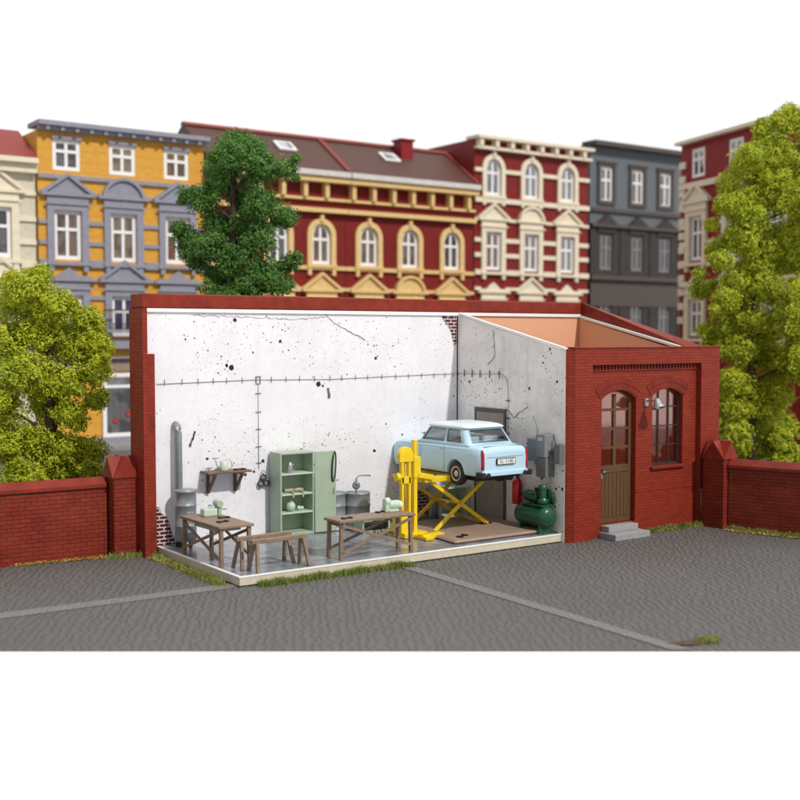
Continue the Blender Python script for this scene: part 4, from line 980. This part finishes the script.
# ochre house
def shop(t):
    m = MB(); m.box(-.0, 7.1, -.35, -.002, 3.95, 4.25); m.box(0, 7.1, -.30, -.002, 3.55, 3.62); m.build('shop_cornice', LILAC, t)
    m = MB(); m.box(0, 7.1, -.10, -.002, 3.05, 3.54); m.build('shop_fascia', plain('fascia_taupe', (.30, .23, .19), .6), t)
    m = MB(); ring_mb(m, 2.45, 6.9, .35, 2.95, 0, .16, -.12, -.01); m.box(2.61, 6.74, -.10, -.02, 2.35, 2.47); m.box(4.65, 4.75, -.1, -.02, .5, 2.8); f = m.build('shop_window', WFR, t)
    m = MB(); m.box(2.55, 6.8, -.05, -.045, .45, 2.9); m.build('pane', GLASS, f)
    m = MB(); m.box(2.5, 6.85, -.03, -.004, .4, 2.93); m.build('display', CURT[4], f)
    m = MB()
    for i in range(5): m.sphere((3.0+i*.55, -.03, 1.0+.25*(i % 2)), .14, 10, (1, .2, 1))
    m.build('flowers', plain('red_flowers', (.5, .05, .03), .7), f)
    m = MB(); m.box(0, 7.1, -.16, -.002, 0, .33); m.build('plinth', LILAC, t)
    m = MB()
    for x0 in (2.5,):
        m.box(x0, x0+1.8, -.55, -.24, 4.62, 4.72)
    m.build('balcony_slab', LILAC, t)
    m = MB(); x = 2.62
    while x < 4.4: m.tube([(x, -.52, 4.72), (x, -.52, 5.5)], .018, 5); x += .12
    m.tube([(2.6, -.52, 5.5), (4.4, -.52, 5.5)], .03, 6); m.tube([(2.6, -.52, 4.78), (4.4, -.52, 4.78)], .02, 6); m.tube([(2.6, -.52, 5.5), (2.6, -.02, 5.5)], .025, 6); m.tube([(4.4, -.52, 5.5), (4.4, -.02, 5.5)], .025, 6)
    m.build('balcony_railing', IRON, t)
    m = MB(); m.box(-.05, 7.15, -.45, 1, 12.62, 12.8); m.box(0, 7.1, -.28, -.002, 12.45, 12.615)
    for i in range(12): m.box(.25+i*.58, .40+i*.58, -.38, -.29, 12.45, 12.61)
    m.build('roof_cornice', LILAC, t)
    m = MB(); m.box(1.3-.3+.3, 1.3+.0001, 0, .001, 0, .001); m.bm.clear()
    
    for u in colO: m = MB(); m.box(u-.6, u+.6, -.10, -.001, 12.17, 12.31); m.build('lintel', LILAC, t)
colO = [1.15, 3.45, 5.80]
ho = house('ochre_house', 'ochre yellow townhouse with grey pediments behind the left of the workshop', (14.22, YB, 0), 0, 7.05, 12.46, OCHRE, LILAC,
    [(10.97, 1.2, 1.1, 0, ['x'], 'none'), (7.48, 1.92, 1.1, 0, ['tri', 'seg', 'tri'], 'heavy'), (4.45, 1.62, 1.1, 0, ['flat', 'tri', 'flat'], 'heavy')], colO,
    [(10.62, .16, .12, 'full'), (10.0, .14, .10, .72), (8.85, .17, .08, .72), (8.05, .17, .08, .72), (7.18, .3, .14, .86), (6.62, .12, .1, .72), (5.9, .17, .08, .72), (5.1, .17, .08, .72)],
    [(4, 1, 5), (0, 1, 3), (4, 2, 0)], shop)
# cream house far left
def creamx(t):
    m = MB(); m.box(-.05, 7.6, -.5, .0, 11.1, 11.3); m.box(0, 7.6, -.3, -.002, 10.75, 11.09); m.build('roof_cornice', CREAM, t)
    m = MB(); m.prism([(-.5, 11.3), (2, 12.7), (2, 12.5), (-.3, 11.28)], 'x', 0, 7.6); m.build('roof', TILER, t)
cr = house('cream_house', 'cream townhouse at the far left edge beside the ochre house', (6.55, YB+.1, 0), 0, 7.6, 11.2, plain('cream_wall', (.62, .58, .46), .7), CREAM,
    [(7.5, 1.9, 1.1, 0, ['tri'], 'heavy'), (4.4, 1.7, 1.1, 0, ['tri'], 'heavy')], [1.2, 3.7, 6.1], [(9.9, .16, .1, 'full'), (8.9, .16, .08, .8), (8.0, .16, .08, .8), (7.1, .25, .12, .9)], [(4, 1), (0, 4)], creamx)
# maroon houses in the centre
def maroonx(w, sky):
    def f(t):
        m = MB(); m.box(-.03, w+.03, -.62, 0, 11.62, 11.86); m.build('gutter', plain('pale_gutter', (.62, .60, .58), .5), t)
        m = MB(); m.box(0, w, -.5, -.002, 11.36, 11.615); m.box(0, w, -.3, -.002, 10.02, 10.22); m.box(0, w, -.22, -.002, 10.56, 10.68)
        x = .2
        while x < w-.2: m.box(x, x+.2, -.34, -.0025, 10.681, 11.355); m.box(x-.04, x+.24, -.38, -.003, 11.1, 11.2) if False else None; x += 1.12
        m.build('frieze', SAND, t)
        m = MB(); m.prism([(-.55, 11.88), (2.2, 13.75), (5.2, 11.88)], 'x', .02, w-.02); m.build('roof', TILE, t)
        m = MB(); m.prism([(-.62, 11.93), (2.2, 13.86), (2.2, 13.76), (-.55, 11.885)], 'x', w-.22, w-.02); m.prism([(2.0, 13.7), (2.4, 13.7), (2.3, 13.84), (2.1, 13.84)], 'x', 0, w); m.build('roof_ridge', TILER, t)
        for sx in sky:
            m = MB(); 
            for q in range(1):
                c0 = Vector((sx, 1.05, 12.97)); d = Vector((0, 2.75, 1.87)).normalized(); n_ = Vector((0, -1.87, 2.75)).normalized()
                M = Matrix((Vector((1, 0, 0)), d, n_)).transposed().to_4x4(); M.translation = c0
                m.box(-.45, .45, -.35, .45, .02, .10, M)
            sk = m.build('skylight', WFR, t)
            m = MB(); m.box(-.32, .32, -.22, .32, .10, .12, M); m.build('pane', CURT[4], sk)
        if w > 7.3:
            m = MB(); m.box(4.0, 4.7, 1.2, 1.9, 12.6, 13.95); m.box(3.92, 4.78, 1.12, 1.98, 13.951, 14.05); m.build('chimney', CRIM, t)
    return f
def maroon_lower(t, cols, kinds):
    pass
h1 = house('maroon_house', 'maroon townhouse with sand trim partly hidden by the dark green tree', (21.3, YB, 0), 0, 7.02, 11.6, MAROON, SAND,
    [(7.7, 1.82, 1.02, .5, ['x'], 'arch'), (4.4, 1.5, 1.05, 0, ['tri'], 'heavy')], [1.25, 3.5, 5.72], [(7.45, .18, .12, 'full'), (6.5, .16, .1, .9)], [(3, 4, 1), (0, 1)], maroonx(7.02, [4.5]), grp='maroon terraced houses')
h2 = house('maroon_house', 'maroon townhouse with sand trim and skylight in the middle of the row', (28.34, YB, 0), 0, 7.5, 11.6, MAROON, SAND,
    [(7.7, 1.82, 1.02, .5, ['x'], 'arch'), (4.4, 1.5, 1.05, 0, ['tri', 'seg', 'tri'], 'heavy')], [1.25, 3.6, 6.12], [(7.45, .18, .12, 'full'), (6.5, .16, .1, .9)], [(1, 1, 4), (0, 1)], maroonx(7.5, [3.2]), grp='maroon terraced houses')
# red house with cream stonework
def redx(t):
    m = MB(); m.box(-.05, 7.85, -.45, .6, 14.22, 14.38); m.box(0, 7.8, -.32, -.002, 13.72, 13.86)
    x = .1
    while x < 7.6: m.box(x, x+.22, -.38, -.0025, 13.861, 14.215); x += 1.0
    m.build('roof_cornice', CREAM, t)
h3 = house('red_cream_house', 'red brick townhouse with cream arches and pediments right of centre', (35.9, YB, 0), 0, 7.8, 14.21, MAROON, CREAM,
    [(11.5, 1.8, .98, .48, ['x'], 'arch'), (7.78, 1.9, 1.0, 0, ['tri', 'seg', 'tri'], 'heavy'), (4.5, 1.55, 1.0, 0, ['flat', 'tri', 'flat'], 'heavy')], [1.2, 3.72, 6.25],
    [(12.62, .2, .12, .72), (11.12, .24, .14, 'full'), (10.2, .16, .1, 'full'), (9.15, .22, .08, .78), (8.4, .22, .08, .78), (7.52, .26, .14, .84), (6.75, .16, .1, .8), (5.9, .2, .08, .8), (5.1, .2, .08, .8)], [(2, 2, 4), (5, 0, 4), (0, 3)], redx)
# grey-blue house
def greyx(t):
    m = MB(); m.box(-.05, 12, -.5, .6, 14.85, 15.1); m.box(0, 12, -.15, -.001, 11.30, 11.50); m.box(0, 12, -.25, -.001, 10.45, 10.62); m.box(0, 12, -.2, -.002, 7.55, 7.8); m.box(0, 12, -.12, -.003, 6.1, 7.3)
    for u in (2.48-1.22, 3.7, 4.95-.0, 7.2): pass
    m.build('cornice', TRIMB, t)
    m = MB()
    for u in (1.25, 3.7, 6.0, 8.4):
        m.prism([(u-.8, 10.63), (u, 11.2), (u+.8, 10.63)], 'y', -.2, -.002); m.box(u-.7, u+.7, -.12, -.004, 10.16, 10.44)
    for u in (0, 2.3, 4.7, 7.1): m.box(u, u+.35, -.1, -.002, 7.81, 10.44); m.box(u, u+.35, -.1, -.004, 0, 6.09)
    m.build('shaded_ornament', SHADEB, t)
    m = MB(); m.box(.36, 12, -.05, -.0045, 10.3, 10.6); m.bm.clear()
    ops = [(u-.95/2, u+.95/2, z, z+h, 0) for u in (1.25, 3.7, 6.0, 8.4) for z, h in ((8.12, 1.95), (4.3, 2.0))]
    wall_mb(m, 0, 12, 0, 10.45, -.06, -.001, ops); m.build('shade_cladding', SHADEB, t)  # thin layer whose dark colour paints the shadow over the lower wall
h4 = house('grey_house', 'dark grey townhouse with blue-grey boarding set back between the red houses', (44.8, YB+1, 0), 0, 12, 14.9, BLUEG, TRIMB,
    [(11.85, 1.95, .95, 0, ['x'], 'plain'), (8.12, 1.95, .95, 0, ['x'], 'none'), (4.3, 2.0, .95, 0, ['x'], 'none')], [1.25, 3.7, 6.0, 8.4], [], [(4, 1, 3), (4, 4), (4,)], greyx)
# red house at an angle on the right
def redr(t):
    m = MB(); m.box(-.05, 11.1, -.35, .6, 12.86, 13.0); m.build('roof_cornice', CREAM, t)
    for z in [5.0+.62*i for i in range(12)]: m = MB(); m.box(-.02, .42, -.10, -.003, z, z+.3); m.build('quoin', CREAM, t)
h5 = house('crimson_corner_house', 'crimson corner house with cream stonework on the right behind the lime tree', (39.75, 34.95, 0), math.atan2(-.963, -.27), 11.0, 12.85, CRIM, CREAM,
    [(11.35, 1.25, 1.0, 0, ['x'], 'none'), (7.75, 1.92, 1.0, 0, ['tri', 'seg', 'tri'], 'heavy'), (4.45, 1.6, 1.0, 0, ['flat', 'tri', 'flat'], 'heavy')], [1.3, 4.0, 6.7, 9.4],
    [(10.9, .25, .14, 'full'), (9.15, .2, .08, .8), (8.4, .2, .08, .8), (7.45, .26, .12, .84), (6.7, .14, .1, .8)], [(4, 4), (4, 0), (3, 4)], redr)

# ------------------------------------------------------------------ light
w = bpy.data.worlds.new('World'); scene.world = w; w.use_nodes = True
nt = w.node_tree; bg = nt.nodes['Background']
# white studio backdrop in front and above, added dimming behind and left of the camera for contrast
tc = nt.nodes.new('ShaderNodeTexCoord'); vd = nt.nodes.new('ShaderNodeVectorMath'); vd.operation = 'DOT_PRODUCT'
nt.links.new(tc.outputs['Generated'], vd.inputs[0]); vd.inputs[1].default_value = (.65, .72, .25)
nt.links.new(ramp(nt, math_n(nt, 'ADD', math_n(nt, 'MULTIPLY', vd.outputs['Value'], .5), .5), [(.30, .36), (.62, 1.0)]), bg.inputs[0]); bg.inputs[1].default_value = 1.35
sd = bpy.data.lights.new('key_light', 'SUN'); sd.energy = 3.5; sd.angle = R(2.0); sd.color = (1, .965, .91)
so = bpy.data.objects.new('key_light', sd); COL.objects.link(so)
az, el = R(9), R(45)
to_sun = Vector((math.sin(az)*math.cos(el), -math.cos(az)*math.cos(el), math.sin(el)))
so.rotation_euler = to_sun.to_track_quat('Z', 'Y').to_euler(); so.location = (20, 5, 30)

# ------------------------------------------------------------------ camera
cd = bpy.data.cameras.new('camera'); co = bpy.data.objects.new('camera', cd); COL.objects.link(co)
F = 1145.; th = math.atan(65/F)
fw = Vector((math.sin(R(35))*math.cos(th), math.cos(R(35))*math.cos(th), -math.sin(th)))
co.location = (0, 0, 4.5); co.rotation_euler = fw.to_track_quat('-Z', 'Y').to_euler()
cd.sensor_width = 36; cd.lens = F/800*36; cd.clip_start = .1; cd.clip_end = 500
cd.dof.use_dof = True; cd.dof.focus_distance = 24.0; cd.dof.aperture_fstop = .42
scene.camera = co
scene.render.resolution_x = 1024; scene.render.resolution_y = 1024
vs = scene.view_settings; scene.display_settings.display_device = 'sRGB'; vs.view_transform = 'Standard'; vs.look = 'None'; vs.exposure = -.32; vs.gamma = 1
